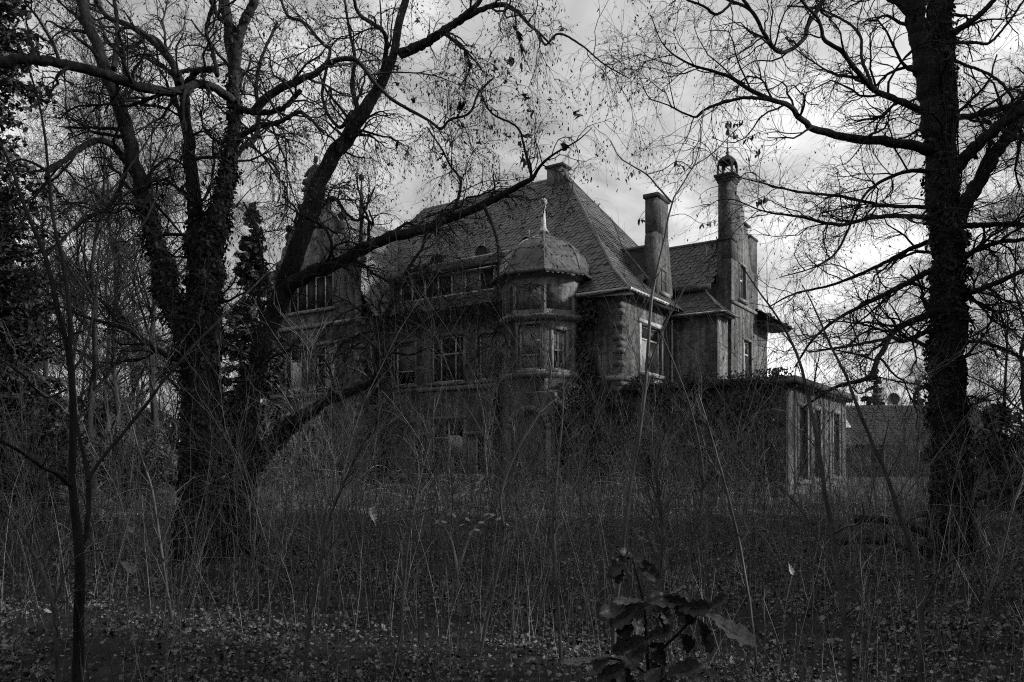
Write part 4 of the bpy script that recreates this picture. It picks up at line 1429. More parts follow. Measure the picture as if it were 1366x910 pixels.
def make_bare(name, label, h, r, lim, tw, seed, group=None, k2=(0.5, 1.3)):
    t, c = bare_tree_mesh(h, r, lim, tw, seed, k2=k2)
    root = thing(name, label, 'tree', (0, 0, 0), 0, group)
    t.build('trunk', M['bark'], root, smooth=True)
    c.build('crown', M['twig'], root, kind='stuff')
    return root


protos = [make_bare('bare_tree', 'bare tree in the wood behind the ivy-clad stems', 9.5, 0.10, 18, 3400, 101, 'bare trees of the wood'),
          make_bare('bare_tree', 'bare tree in the wood behind the ivy-clad stems', 12, 0.12, 20, 3800, 102, 'bare trees of the wood'),
          make_bare('bare_tree', 'bare tree in the wood behind the ivy-clad stems', 8, 0.08, 16, 3000, 103, 'bare trees of the wood')]
RNG = np.random.default_rng(55)
spots = [(145, 30, 0), (60, 26, 1), (20, 34, 0), (110, 40, 1), (190, 36, 2), (230, 46, 0), (320, 58, 1), (75, 50, 1), (160, 55, 1), (0, 48, 0),
         (265, 32, 2), (40, 60, 1), (330, 48, 2), (200, 24, 2), (-60, 30, 1), (215, 62, 1), (120, 22, 2), (345, 62, 0), (30, 42, 2), (90, 33, 0), (180, 44, 1), (135, 66, 1), (250, 52, 0), (10, 70, 1), (300, 70, 1), (155, 27, 2)]
for i, (px, Y, q) in enumerate(spots):
    o = protos[i] if i < 3 else copy_tree(protos[i % 3])
    s = RNG.uniform(0.85, 1.15)
    o.location = (gx(px, Y), Y, -0.05)
    o.rotation_euler = (0, 0, RNG.uniform(0, 6.28))
    o.scale = (s, s, s)
    zn = 'behind the slender forked sapling' if px < 100 else ('just outside the ivy-clad stems' if px < 240 else 'between the ivy-clad stems and the villa')
    dp = 'bare tree at the edge of the wood ' if Y < 35 else ('bare tree within the wood ' if Y < 50 else 'bare tree deep in the wood ')
    o['label'] = dp + zn
    o['group'] = dp + zn
for i, (px, Y, h) in enumerate([(1335, 24, 0.75), (1372, 30, 0.9), (1310, 40, 0.8), (1225, 44, 0.62), (1400, 26, 1.0), (1180, 70, 0.8)]):
    o = copy_tree(protos[i % 3])
    o.location = (gx(px, Y), Y, -0.05)
    o.scale = (h, h, h)
    o.rotation_euler = (0, 0, i * 1.7)
    o['label'] = 'bare young tree beyond the tall ivy trunk'
    o['group'] = 'bare trees beyond the ivy trunk'


# --- conifers
def conifer(name, label, loc, h, rad, nb, seed, z0=0.4, needles=46, size=(0.10, 0.2), droop=0.12, trunk_r=0.2, pw=0.75):
    global RNG
    keep = RNG
    RNG = np.random.default_rng(seed)
    root = thing(name, label, 'conifer', loc)
    MB().tube([(0, 0, -0.1), (0.02, 0, h * 0.5), (0, 0.02, h)], [trunk_r, trunk_r * 0.55, 0.02], 8).build('trunk', M['bark'], root, smooth=True)
    t = z0 / h + (1 - z0 / h) * np.sort(RNG.random(nb) ** 1.15)
    a = RNG.uniform(0, 6.283, nb)
    ln = rad * (1 - t) ** pw * RNG.uniform(0.65, 1.1, nb) + 0.15
    n = 8
    s = np.linspace(0, 1, n)
    P = np.zeros((nb, n, 3))
    P[..., 0] = np.cos(a)[:, None] * ln[:, None] * s
    P[..., 1] = np.sin(a)[:, None] * ln[:, None] * s
    P[..., 2] = (t * h)[:, None] + ln[:, None] * (0.12 * s - 2.6 * droop * s ** 2 + 0.14 * s ** 4)
    P[:, 1:] += 0.03 * RNG.standard_normal((nb, n - 1, 3))
    R = np.full((nb, 1), 0.02) * np.linspace(1, 0.25, n)[None]
    m = MB().tubes(P, R, 3)
    m.build('branch', M['twig'], root, kind='stuff')
    # flat sprays of needles hanging off the branches
    cnt = nb * needles
    bi = RNG.choice(nb, cnt, p=ln / ln.sum())
    u = RNG.uniform(0.12, 1.0, cnt) * (n - 1)
    i = np.minimum(u.astype(int), n - 2)
    f = (u - i)[:, None]
    C = P[bi, i] * (1 - f) + P[bi, i + 1] * f
    side = np.stack([-np.sin(a[bi]), np.cos(a[bi]), np.zeros(cnt)], 1)
    w = ln[bi] * 0.22 * (1 - 0.6 * u / (n - 1))
    C = C + side * (RNG.uniform(-1, 1, cnt) * w)[:, None]
    C[:, 2] -= np.abs(RNG.standard_normal(cnt)) * 0.10 * np.minimum(1, ln[bi])
    mb = MB()
    leaves(mb, C, RNG.uniform(size[0], size[1], cnt), np.tile(np.array([0, 0, 1.0]), (cnt, 1)), np.array([(-0.22, -0.5), (0.22, -0.5), (0.3, 0.1), (0, 0.7), (-0.3, 0.1)]), jitter=0.8)
    mb.build('needles', M['needle'], root, kind='stuff')
    RNG = keep
    return root


conifer('spruce_tree', 'tall dark spruce reaching in at the edge behind the thin forked sapling', (gx(-78, 17), 17, -0.1), 24, 2.5, 640, 5, z0=1.5, needles=120, pw=0.42, size=(0.08, 0.15))
conifer('spruce_tree', 'dense spruce standing between the forked ivy stems and the villa gable', (gx(338, 31), 31, -0.1), 12.0, 1.9, 260, 6, needles=60, size=(0.14, 0.28))
conifer('small_spruce', 'small pointed spruce rising behind the dark-roofed neighbouring house', (gx(1166, 64), 64, -0.1), 9.2, 2.2, 120, 8, needles=50, size=(0.2, 0.45))
conifer('small_spruce', 'thin spruce tip behind the satellite dish', (gx(1225, 70), 70, -0.1), 8.6, 1.1, 80, 9, needles=40, size=(0.2, 0.4))


sps = []
# unseen spruces added beyond the frame on the sunny side to shade the clearing
for i, (x, y, h) in enumerate([(10.5, 3.0, 19), (12.5, 7.5, 20), (15.0, 12, 19.5), (17.5, 16.5, 20), (21.5, 22.0, 18), (18, 8, 21), (22, 14, 21)]):
    if i > 2:
        o = copy_tree(sps[i % 3])
        o.location = (x, y, -0.1)
        o.rotation_euler = (0, 0, i * 2.1)
        o.scale = (h / 19.5,) * 3
        continue
    sp_ = conifer('spruce_tree', 'unseen spruce added to shade the clearing, out past the tall ivy trunk', (x, y, -0.1), h, 3.2, 420, 40 + i, needles=34, size=(0.2, 0.4), z0=0.8)
    sp_['group'] = 'unseen spruces added to shade the clearing'
    sps.append(sp_)

# unseen spruces added behind and beside the camera to block low sky light
RNG = np.random.default_rng(91)
for i, (x, y) in enumerate([(-3, -7), (3.5, -6.5), (-9, -5), (9, -4.5), (-14.5, -2), (-6, -11), (0.5, -12), (7, -10.5), (14, -8), (-13, -9), (-17, 5), (-20, 12), (-19, -3), (-24, 19), (-28, 27), (-31, 36), (-25, 4), (-28, 12), (-26, -7), (-33, 20)]):
    o = copy_tree(sps[i % 3])
    s_ = RNG.uniform(0.85, 1.1)
    o.location = (x, y, -0.1)
    o.rotation_euler = (0, 0, RNG.uniform(0, 6))
    o.scale = (s_, s_, s_)
    o['label'] = 'unseen spruce added to block sky light at the near edge of the clearing'
    o['group'] = 'unseen spruces added to block sky light'

# --- evergreen shrubs
def shrub(name, label, loc, rx, ry, h, n, seed, size=(0.055, 0.11), group=None):
    global RNG
    keep = RNG
    RNG = np.random.default_rng(seed)
    root = thing(name, label, 'shrub', loc, 0, group)
    K = 16
    d = RNG.standard_normal((K, 3))
    d /= np.linalg.norm(d, axis=1, keepdims=True)
    c = d * np.array([rx, ry, h * 0.5]) * RNG.uniform(0.3, 0.85, (K, 1)) + np.array([0, 0, h * 0.5])
    r = RNG.uniform(0.18, 0.4, K)
    i = RNG.integers(0, K, n)
    e = RNG.standard_normal((n, 3))
    e /= np.linalg.norm(e, axis=1, keepdims=True)
    C = c[i] + e * (r[i] * RNG.uniform(0.4, 1.1, n) ** 0.5)[:, None] * np.array([rx, ry, h * 0.55])
    C[:, 2] = np.maximum(C[:, 2], 0.03)
    mb = MB()
    leaves(mb, C, RNG.uniform(size[0], size[1], n), e + np.array([0, 0, 0.4]), LEAF5, jitter=0.6)
    mb.build('foliage', M['shrubleaf'], root, kind='stuff')
    P = np.zeros((K, 5, 3))
    for j in range(5):
        P[:, j] = c * (j / 4.0) + np.array([0, 0, -0.05])
    MB().tubes(P, np.full((K, 5), 0.02), 4).build('stem', M['twig'], root)
    RNG = keep
    return root


shrub('evergreen_shrub', 'dark rounded evergreen bush beyond the tall ivy trunk', (gx(1372, 18), 18, 0), 1.6, 1.2, 3.1, 10000, 21)
shrub('evergreen_shrub', 'low evergreen bush showing behind the base of the tall ivy trunk', (gx(1325, 24), 24, 0), 1.0, 1.0, 2.5, 6000, 22)
conifer('young_spruce', 'young spruce below the tall spruce at the edge, behind the slender sapling', (gx(5, 19), 19, -0.1), 8.5, 1.5, 300, 23, z0=0.3, needles=90, pw=0.6, size=(0.07, 0.14))
shrub('yew_bush', 'dark bush in the undergrowth behind the thin forked sapling', (gx(40, 22), 22, 0), 2.0, 1.4, 3.6, 8000, 24)
shrub('yew_bush', 'low dark bush between the forked sapling and the ivy-clad stems', (gx(165, 24), 24, 0), 2.0, 1.4, 2.7, 7000, 25)
shrub('yew_bush', 'dark bush under the leaning trunk against the villa wing', (gx(330, 30), 30, 0), 1.8, 1.4, 2.6, 6000, 26)
for i, (px, Y, rx, h) in enumerate([(110, 37, 3.6, 4.6), (215, 40, 3.4, 4.2), (305, 44, 3.2, 4.4), (20, 36, 3.2, 5.2)]):
    shrub('evergreen_thicket', 'tall evergreen thicket deep in the wood, ' + ['behind the slender forked sapling', 'just outside the ivy-clad stems', 'between the ivy-clad stems and the villa wing', 'below the edge spruce'][i], (gx(px, Y), Y, 0), rx, 1.6, h, 6500, 60 + i, size=(0.12, 0.24))
# a far-off wood closes the view
RNG = np.random.default_rng(77)
n = 420
Pw = np.zeros((n, 6, 3))
ang_ = RNG.uniform(-0.85, 0.85, n)
dist = RNG.uniform(75, 130, n)
x0, y0 = np.sin(ang_) * dist, np.cos(ang_) * dist
hh = RNG.uniform(5, 10, n) * np.where(ang_ > 0.2, 0.7, 1.25)
for j in range(6):
    Pw[:, j] = np.stack([x0 + RNG.normal(0, 0.12 * j, n), y0, hh * j / 5 - 0.2], 1)
Rw = RNG.uniform(0.08, 0.2, n)[:, None] * np.linspace(1, 0.2, 6)[None]
P1, R1 = spawn(Pw, Rw, 3800, 5, (1.5, 4.0), (0.4, 1.0), -0.03, 0.2, 0.5, 0.08, 0.03, 0.2)
P2, R2 = spawn(P1, R1, 6500, 4, (0.6, 1.8), (0.3, 1.1), 0, 0.2, 0.6, 0.03, 0.015, 0.1)
tag(MB().tubes(Pw, Rw, 4).tubes(P1, R1, 3).tubes(P2, R2, 3).build('far_wood', M['twig'], kind='stuff'), 'far-off bare wood along the horizon behind the villa', 'wood')

# ------------------------------------------------------------------ foreground saplings, traced
def sapling(label, base_px, Y, stems, side=14, L=(0.25, 0.7), tw=40, mat='sapdark', name='sapling', rows=(), group=None, bias=(0, 0, 0.35)):
    base = at(base_px[0], base_px[1], Y)
    base[2] = float(hills(base[0], base[1]))
    root = thing(name, label, 'sapling', tuple(base), 0, group)
    Ls = []
    for s in stems:
        Y0, Y1 = (s[1], s[2]) if isinstance(s, tuple) and not isinstance(s[0], tuple) else (Y, Y)
        px = s[0] if isinstance(s, tuple) and not isinstance(s[0], tuple) else s
        Ls.append(limb([(x, y, w * 0.82) for x, y, w in px], Y0, Y1, 26, 0.02))
    for j, (P, R) in enumerate(Ls):
        MB().tube(P, R, 8).build('stem' if j == 0 else 'branch', M[mat], root, base, smooth=True)
    P, R = stack(Ls)
    if side and len(Ls) == 1:
        side = int(side * 1.5)
        tw = int(tw * 2)
    if side:
        P1, R1 = spawn(P, R, side, 8, L, (0.5, 1.0), 0.0, 0.12, 0.5, 0.006, 0.0022, 0.2, bias=bias)
        m = MB().tubes(P1, R1, 4)
        if tw:
            P2, R2 = spawn(P1, R1, tw, 5, (0.08, 0.3), (0.4, 0.9), 0.0, 0.14, 0.6, 0.003, 0.0014, 0.2, bias=(0, 0, 0.15))
            m.tubes(P2, R2, 3)
        m.build('twig', M[mat], root, base, kind='stuff')
        if rows:
            q, C = MB(), []
            allp = np.concatenate([P.reshape(-1, 3), P1.reshape(-1, 3)])
            for (xa, ya), (xb, yb), cnt in rows:
                a, b_ = at(xa, ya, Y), at(xb, yb, Y)
                near = allp[np.argmin(np.linalg.norm(allp - a, axis=1))]
                q.tube(catmull([near, (near + a) / 2 + np.array([0, 0, 0.05]), a, b_], 10), np.linspace(0.0035, 0.0018, 10), 4)
                for i in range(cnt):
                    C.append(a + (b_ - a) * i / (cnt - 1) + np.array([0, 0, -0.028]) + 0.006 * RNG.standard_normal(3))
            q.build('leaf_stalk', M[mat], root, base, kind='stuff')
            C = np.array(C)
            leaves(MB(), C, RNG.uniform(0.055, 0.075, len(C)), np.tile(np.array([0.3, -1.0, 0.1]), (len(C), 1)), np.array([(0, -0.5), (0.17, -0.15), (0.15, 0.25), (0, 0.5), (-0.15, 0.25), (-0.17, -0.15)]), up=(0, 0, 1), jitter=0.4).build('withered_leaf', M['pod'], root, base, kind='stuff')
    return root


RNG = np.random.default_rng(31)
YA = 5.2
sapling('smooth slender sapling forking into two thin stems, in front of the ivy-clad tree', (105, 935), YA, [
    [(104, 940, 18), (105, 860, 17), (106, 790, 16), (106, 735, 15), (101, 690, 13.5), (96, 640, 12), (98, 580, 11), (97, 520, 10.5), (92, 472, 10), (82, 435, 8.5), (70, 380, 8), (58, 335, 7.5), (45, 305, 7), (34, 280, 6), (20, 235, 5), (2, 195, 4), (-20, 150, 3)],
    [(94, 478, 8), (93, 430, 7), (91, 395, 6.5), (84, 350, 6), (74, 310, 5.5), (69, 280, 5), (65, 235, 4.5), (60, 180, 4), (50, 130, 3.5), (35, 82, 3), (25, 60, 2)],
    ([(104, 738, 8), (114, 715, 8), (118, 680, 8), (118, 640, 8), (112, 610, 7), (105, 580, 6), (99, 540, 5)], YA, YA + 0.4),
    ([(117, 642, 6), (135, 612, 5.5), (163, 580, 5.5), (197, 537, 5), (225, 500, 4.5), (260, 459, 4), (300, 420, 3.5), (338, 382, 3), (370, 350, 2)], YA, YA + 1.0),
    ([(96, 650, 8), (78, 634, 7), (54, 622, 6), (28, 603, 5.5), (0, 588, 5), (-30, 570, 4)], YA, YA - 0.8),
    ([(93, 500, 5), (110, 475, 4), (120, 440, 4), (128, 390, 4), (132, 340, 3), (136, 300, 2.5)], YA, YA + 0.6),
    ([(97, 395, 4), (120, 375, 3.6), (160, 335, 3.4), (190, 300, 3), (215, 250, 2)], YA + 0.1, YA + 0.9),
    ([(60, 342, 4), (85, 320, 3.5), (115, 285, 3), (160, 240, 2.6), (215, 160, 2)], YA, YA + 0.6),
    ([(88, 520, 4), (60, 530, 3.5), (30, 500, 3), (0, 480, 2)], YA, YA - 0.7)], side=22, L=(0.3, 0.9), tw=60, mat='bark')
sapling('thin crooked sapling leaning in at the edge beside the slender forked sapling', (78, 935), 4.9, [
    [(79, 940, 8), (77, 880, 8), (72, 810, 7.5), (62, 778, 7), (51, 750, 6.5), (40, 730, 6), (29, 712, 5), (15, 692, 4.5), (-5, 672, 4)],
    [(72, 806, 4), (85, 770, 3.4), (100, 745, 3), (125, 735, 2.6), (160, 735, 2)],
    [(50, 748, 4), (62, 735, 3), (70, 715, 2.5)]], side=8, tw=16)
sapling('bare sapling rising past the corner of the annex, with short forks low down', (1134, 935), 5.3, [
    [(1135, 945, 11), (1131, 870, 10), (1124, 811, 9.5), (1118, 765, 8.5), (1110, 709, 8), (1102, 668, 7.5), (1096, 622, 7), (1089, 585, 6.5), (1078, 529, 6), (1067, 485, 5), (1053, 450, 4), (1031, 414, 3.2), (1011, 387, 2.6), (990, 355, 1.8)],
    ([(1123, 795, 6), (1112, 760, 4.5), (1098, 735, 4), (1083, 705, 3.5), (1060, 670, 3), (1030, 640, 2.4), (1000, 618, 1.6)], 5.3, 5.6),
    ([(1112, 712, 4.5), (1130, 702, 3.6), (1143, 700, 3.2), (1152, 688, 2.6), (1150, 672, 2)], 5.3, 5.0)], side=12, tw=24)
sapling('bare sapling bending over in front of the neighbouring house', (1229, 935), 5.2, [
    [(1229, 945, 11), (1228, 880, 10.5), (1228, 833, 10), (1227, 790, 9.5), (1224, 752, 9), (1216, 730, 8), (1207, 706, 7.5), (1194, 671, 7), (1183, 634, 6.5), (1161, 585, 6), (1144, 544, 5.5), (1131, 507, 5), (1112, 470, 4), (1097, 436, 3.2), (1084, 405, 2.4), (1070, 380, 1.6)],
    ([(1184, 636, 4.5), (1195, 620, 4), (1203, 600, 3.5), (1206, 578, 3), (1205, 550, 2)], 5.2, 5.4),
    ([(1229, 820, 5), (1240, 790, 4), (1255, 762, 3.6), (1275, 745, 3.2), (1300, 738, 2.6), (1330, 725, 1.8)], 5.2, 4.8)], side=12, tw=22)
sapling('tall thin sapling with hanging leaf rows crossing the sky beside the chimneys', (815, 900), 6.5, [
    [(815, 905, 9), (822, 800, 8.5), (834, 700, 8), (842, 640, 7.5), (851, 590, 7), (858, 540, 6.5), (863, 490, 6), (866, 440, 5.6), (869, 398, 5), (874, 372, 4), (881, 340, 3.4), (889, 305, 3), (896, 270, 2.7), (908, 250, 2.4), (925, 222, 2.0), (933, 200, 1.7), (936, 180, 1.4), (938, 140, 1)],
    ([(896, 270, 3.2), (878, 250, 2.8), (863, 233, 2.6), (845, 222, 2.2), (827, 210, 2), (814, 188, 1.4)], 6.5, 6.4),
    ([(872, 380, 3), (858, 364, 2.6), (843, 345, 2.4), (830, 328, 2), (822, 305, 1.8), (814, 290, 1.2)], 6.5, 6.7),
    ([(862, 500, 3.6), (878, 455, 3), (893, 422, 2.8), (910, 390, 2.4), (932, 356, 2), (945, 340, 1.6), (960, 335, 1.2)], 6.5, 6.2),
    ([(926, 221, 2), (950, 205, 1.8), (975, 180, 1.6), (990, 165, 1.2)], 6.5, 6.6),
    ([(862, 233, 1.8), (885, 226, 1.6), (905, 215, 1.4), (925, 226, 1.2)], 6.4, 6.3)], side=16, L=(0.2, 0.6), tw=30, rows=[((963, 163), (994, 160), 9), ((970, 172), (984, 180), 6), ((994, 184), (1014, 176), 7), ((1006, 205), (1018, 193), 4), ((935, 298), (953, 294), 5), ((853, 292), (860, 290), 3), ((836, 238), (846, 226), 4), ((902, 214), (912, 219), 4), ((1010, 268), (1024, 262), 7), ((940, 330), (950, 326), 3)])
extra = [
    ('thin sapling stem with a kinked top in front of the ground-floor bay window', 640, 6.6, [(640, 880, 6), (655, 800, 5.5), (672, 720, 5), (668, 660, 4.5), (690, 600, 4), (720, 550, 3.2), (735, 500, 2.4), (728, 460, 1.6)]),
    ('straight slim sapling below the villa turret beside the oak leaves', 748, 6.2, [(750, 910, 6), (744, 800, 5.5), (738, 720, 5), (742, 640, 4.2), (750, 560, 3.2), (752, 500, 2.2)]),
    ('slanting dark sapling in front of the flat-roofed annex', 905, 6.0, [(880, 900, 6.5), (905, 800, 6), (925, 720, 5.5), (938, 640, 5), (925, 560, 4), (905, 500, 3), (880, 440, 2)]),
    ('slim sapling with upright fork under the wing windows', 540, 6.4, [(530, 900, 6.5), (537, 800, 6), (545, 720, 5), (560, 640, 4), (575, 580, 3), (580, 530, 2)]),
    ('dark sapling pair-stem near the frame bottom below the wing', 415, 5.8, [(405, 920, 7), (412, 830, 6.5), (425, 760, 6), (440, 690, 5), (470, 620, 4), (500, 560, 3), (510, 520, 2)]),
    ('slim pale stem arching beside the base of the leaning trunk', 220, 7.0, [(236, 880, 6), (225, 800, 5.5), (213, 720, 5), (202, 650, 4.5), (185, 600, 3.4), (170, 540, 2.4)]),
    ('long thin sapling leaning towards the annex windows', 1010, 6.4, [(1010, 900, 6.5), (1000, 810, 6), (985, 720, 5.2), (965, 640, 4.4), (945, 570, 3.4), (930, 520, 2.4)]),
    ('wiry sapling by the base of the tall ivy trunk', 1318, 6.4, [(1300, 900, 6.5), (1312, 820, 6), (1335, 740, 5), (1350, 680, 4), (1372, 620, 3)]),
    ('slim sapling in front of the dark oak leaves', 880, 3.6, [(886, 935, 7), (884, 880, 6.5), (882, 820, 6), (878, 760, 5.6), (884, 700, 5), (876, 640, 4.4), (880, 580, 3.6), (872, 530, 2.4)]),
]
for lab, bx, Y, px in extra:
    sapling(lab, (px[0][0], px[0][1]), Y, [px], side=14, L=(0.2, 0.7), tw=34)

# ------------------------------------------------------------------ repeated saplings of the thicket
def thin_sapling(seed, h, r):
    global RNG
    keep = RNG
    RNG = np.random.default_rng(seed)
    n = 12
    P = np.zeros((n, 3))
    d = np.array([RNG.normal(0, 0.12), RNG.normal(0, 0.12), 1.0])
    for i in range(1, n):
        d = d + RNG.normal(0, 0.09, 3)
        d[2] = max(d[2], 0.5)
        d /= np.linalg.norm(d)
        P[i] = P[i - 1] + d * h / (n - 1)
    P[0, 2] = -0.1
    R = r * np.linspace(1, 0.2, n)
    P1, R1 = spawn(P[None], R[None], 18, 7, (0.18 * h, 0.45 * h), (0.4, 0.9), -0.03, 0.12, 0.5, 0.008, 0.003, 0.12, bias=(0, 0, 0.2))
    P2, R2 = spawn(P1, R1, 80, 5, (0.12, 0.5), (0.4, 0.9), -0.01, 0.14, 0.6, 0.004, 0.002, 0.2)
    m = MB().tube(P, R, 6).tubes(P1, R1, 4).tubes(P2, R2, 3)
    RNG = keep
    return m


sp = []
for k in range(7):
    o = thin_sapling(200 + k, [2.6, 3.4, 4.2, 3.0, 2.2, 3.8, 4.6][k], [0.007, 0.009, 0.011, 0.008, 0.006, 0.010, 0.012][k]).build('thin_sapling', M['sapdark' if k in (0, 4) else 'sapbark'])
    tag(o, 'thin bare sapling in the tangled thicket before the villa', 'sapling', 'thin saplings of the thicket')
    sp.append(o)
RNG = np.random.default_rng(8)
ZONES = [(120, 'around the slender forked sapling'), (360, 'before the ivy-clad tree'), (520, 'before the villa wing'), (660, 'before the bay windows'),
         (800, 'below the turret'), (1060, 'before the ivied annex wall'), (1210, 'before the annex windows'), (2000, 'around the tall ivy trunk')]
for i in range(285):
    Y = RNG.uniform(8.0, 28)
    px = RNG.uniform(-20, 1390)
    o = sp[i] if i < 7 else sp[int(RNG.integers(0, 7))].copy()
    if i >= 7:
        COL.objects.link(o)
    X = gx(px, Y)
    o.location = (X, Y, float(hills(X, Y)))
    o.rotation_euler = (RNG.normal(0, 0.09), RNG.normal(0, 0.11), RNG.uniform(0, 6.28))
    s = RNG.uniform(0.7, 1.1)
    o.scale = (s, s, s)
    zone = [z for z in ZONES if px < z[0]][0][1]
    far = 'near' if Y < 12 else ('mid' if Y < 19 else 'deep')
    o['label'] = {'near': 'thin bare sapling close by, ', 'mid': 'thin bare sapling in the middle of the thicket, ', 'deep': 'thin bare sapling deep in the thicket, '}[far] + zone
    o['group'] = 'thin saplings ' + zone + ', ' + far

# ------------------------------------------------------------------ undergrowth: dry stems and brambles, beyond counting
RNG = np.random.default_rng(12)
n = 6200
Y = np.sqrt(RNG.uniform(7.6 ** 2, 30 ** 2, n))
X = RNG.uniform(-0.75, 0.75, n) * (Y + 1.5)
# keep stems off the villa footprint
loc = np.stack([(X - VC[0]) * 0.826 - (Y - VC[1]) * 0.5637, (X - VC[0]) * 0.5637 + (Y - VC[1]) * 0.826], 1)
k = ~((loc[:, 1] > -2.8) & (loc[:, 0] < -13) | (loc[:, 1] > -0.8) & (loc[:, 0] < 7.6) | (loc[:, 1] > -3) & (loc[:, 0] > -6.5) & (loc[:, 0] < -1.3))
X, Y = X[k], Y[k]
n = len(X)
Yn = RNG.uniform(3.4, 9.5, 900)
X = np.concatenate([X, RNG.uniform(-0.75, 0.75, 900) * (Yn + 0.6)])
Y = np.concatenate([Y, Yn])
n = len(X)
hgt = RNG.gamma(3.2, 0.30, n) * np.clip((Y - 1) / 10, 0.4, 1.15) * np.clip(1 - (Y - 15) / 16, 0.4, 1) + 0.3
m_ = 6
P = np.zeros((n, m_, 3))
P[:, 0] = np.stack([X, Y, hills(X, Y) - 0.05], 1)
d = np.stack([RNG.normal(0, 0.14, n), RNG.normal(0, 0.14, n), np.ones(n)], 1)
for j in range(1, m_):
    d = d + RNG.normal(0, 0.07, (n, 3))
    d /= np.linalg.norm(d, axis=1, keepdims=True)
    P[:, j] = P[:, j - 1] + d * (hgt / (m_ - 1))[:, None]
R = (0.0026 + 0.0022 * hgt * RNG.random(n))[:, None] * np.linspace(1, 0.35, m_)[None]
P1, R1 = spawn(P, R, 8500, 5, (0.15, 0.7), (0.4, 1.1), -0.01, 0.22, 0.6, 0.0035, 0.0016, 0.2, bias=(0, 0, 0.15))
tag(MB().tubes(P, R, 3).tubes(P1, R1, 3).build('undergrowth', M['stem'], kind='stuff'), 'dense dry upright stems covering the woodland floor before the villa', 'undergrowth')
# arching bramble canes
n = 1300
Y = np.sqrt(RNG.uniform(9.5 ** 2, 29 ** 2, n))
X = RNG.uniform(-0.72, 0.72, n) * Y
loc = np.stack([(X - VC[0]) * 0.826 - (Y - VC[1]) * 0.5637, (X - VC[0]) * 0.5637 + (Y - VC[1]) * 0.826], 1)
k = ~((loc[:, 1] > -3.4) & (loc[:, 0] < -13) | (loc[:, 1] > -1.8) & (loc[:, 0] < 8.4) | (loc[:, 1] > -4) & (loc[:, 0] > -7) & (loc[:, 0] < -1))
X, Y = X[k], Y[k]
n = len(X)
P = np.zeros((n, 10, 3))
P[:, 0] = np.stack([X, Y, hills(X, Y)], 1)
a = RNG.uniform(0, 6.28, n)
d = np.stack([np.cos(a) * 0.45, np.sin(a) * 0.45, np.ones(n)], 1)
st_ = RNG.uniform(0.16, 0.34, n)
for j in range(1, 10):
    d = d + np.array([0, 0, -0.2]) + RNG.normal(0, 0.11, (n, 3))
    d /= np.linalg.norm(d, axis=1, keepdims=True)
    P[:, j] = P[:, j - 1] + d * st_[:, None]
P[:, :, 2] = np.maximum(P[:, :, 2], 0.03)
P1, R1 = spawn(P, np.full(P.shape[:2], 0.004), 3000, 5, (0.15, 0.6), (0.5, 1.1), 0.02, 0.2, 0.7, 0.003, 0.0016, 0.2)
tag(MB().tubes(P, np.full(P.shape[:2], 0.0042), 3).tubes(P1, R1, 3).build('brambles', M['stem'], kind='stuff'), 'arching bramble canes tangled through the undergrowth', 'brambles')
# leaf litter
n = 270000
Y = 3.2 + 27 * RNG.random(n) ** 1.6
X = RNG.uniform(-0.74, 0.74, n) * (Y + 1.0)
dn = np.sin(X * 1.9 + 1.1 * np.sin(Y * 1.3)) * np.cos(Y * 1.7 + 0.8 * np.sin(X * 2.3)) + 0.5 * np.sin(X * 5.1 + Y * 3.7)
kk = RNG.random(n) < np.clip(0.62 + 0.42 * dn, 0.12, 1)
X, Y = X[kk], Y[kk]
n = len(X)
C = np.stack([X, Y, hills(X, Y) + RNG.uniform(0.004, 0.06, n)], 1)
S = (0.009 + 0.02 * RNG.random(n) ** 1.5 + 0.022 * (RNG.random(n) < 0.05)) * (1 + 0.03 * Y)
tag(leaves(MB(), C, S, np.tile(np.array([0, 0, 1.0]), (n, 1)), QUAD4, jitter=0.55, curl=0.5).build('leaf_litter', M['litter'], kind='stuff'), 'carpet of small fallen leaves over the woodland floor', 'fallen leaves')

# ------------------------------------------------------------------ fallen logs by the tall trunk
def log(label, a, b_, r, name='fallen_log'):
    o = thing(name, label, 'log', tuple(a))
    P = catmull([a, (np.array(a) + b_) / 2 + np.array([0, 0, 0.1]), b_], 14)
    MB().tube(P, r * (1 + 0.1 * RNG.standard_normal(14)) * np.linspace(1, 0.7, 14), 9).build('bark', M['bark'], o, a, smooth=True)
    P1, R1 = spawn(P[None], np.full((1, 14), r), 7, 6, (0.3, 1.0), (0.6, 1.2), 0, 0.15, 0.4, 0.02, 0.006)
    MB().tubes(P1, R1, 4).build('snag', M['bark'], o, a, kind='stuff')
log('fallen bough lying just beside the foot of the tall ivy trunk', np.array([gx(1140, 14.5), 14.5, 0.45]), np.array([gx(1240, 13.6), 13.6, 0.25]), 0.08)
log('fallen bough lying lower across the ground before the tall ivy trunk', np.array([gx(1120, 13.0), 13.2, 0.15]), np.array([gx(1235, 12.2), 12.4, 0.1]), 0.07)
log('bare bough propped in the undergrowth beyond the tall ivy trunk', np.array([gx(1300, 15.5), 15.5, 0.75]), np.array([gx(1375, 14.5), 14.5, 1.0]), 0.06)

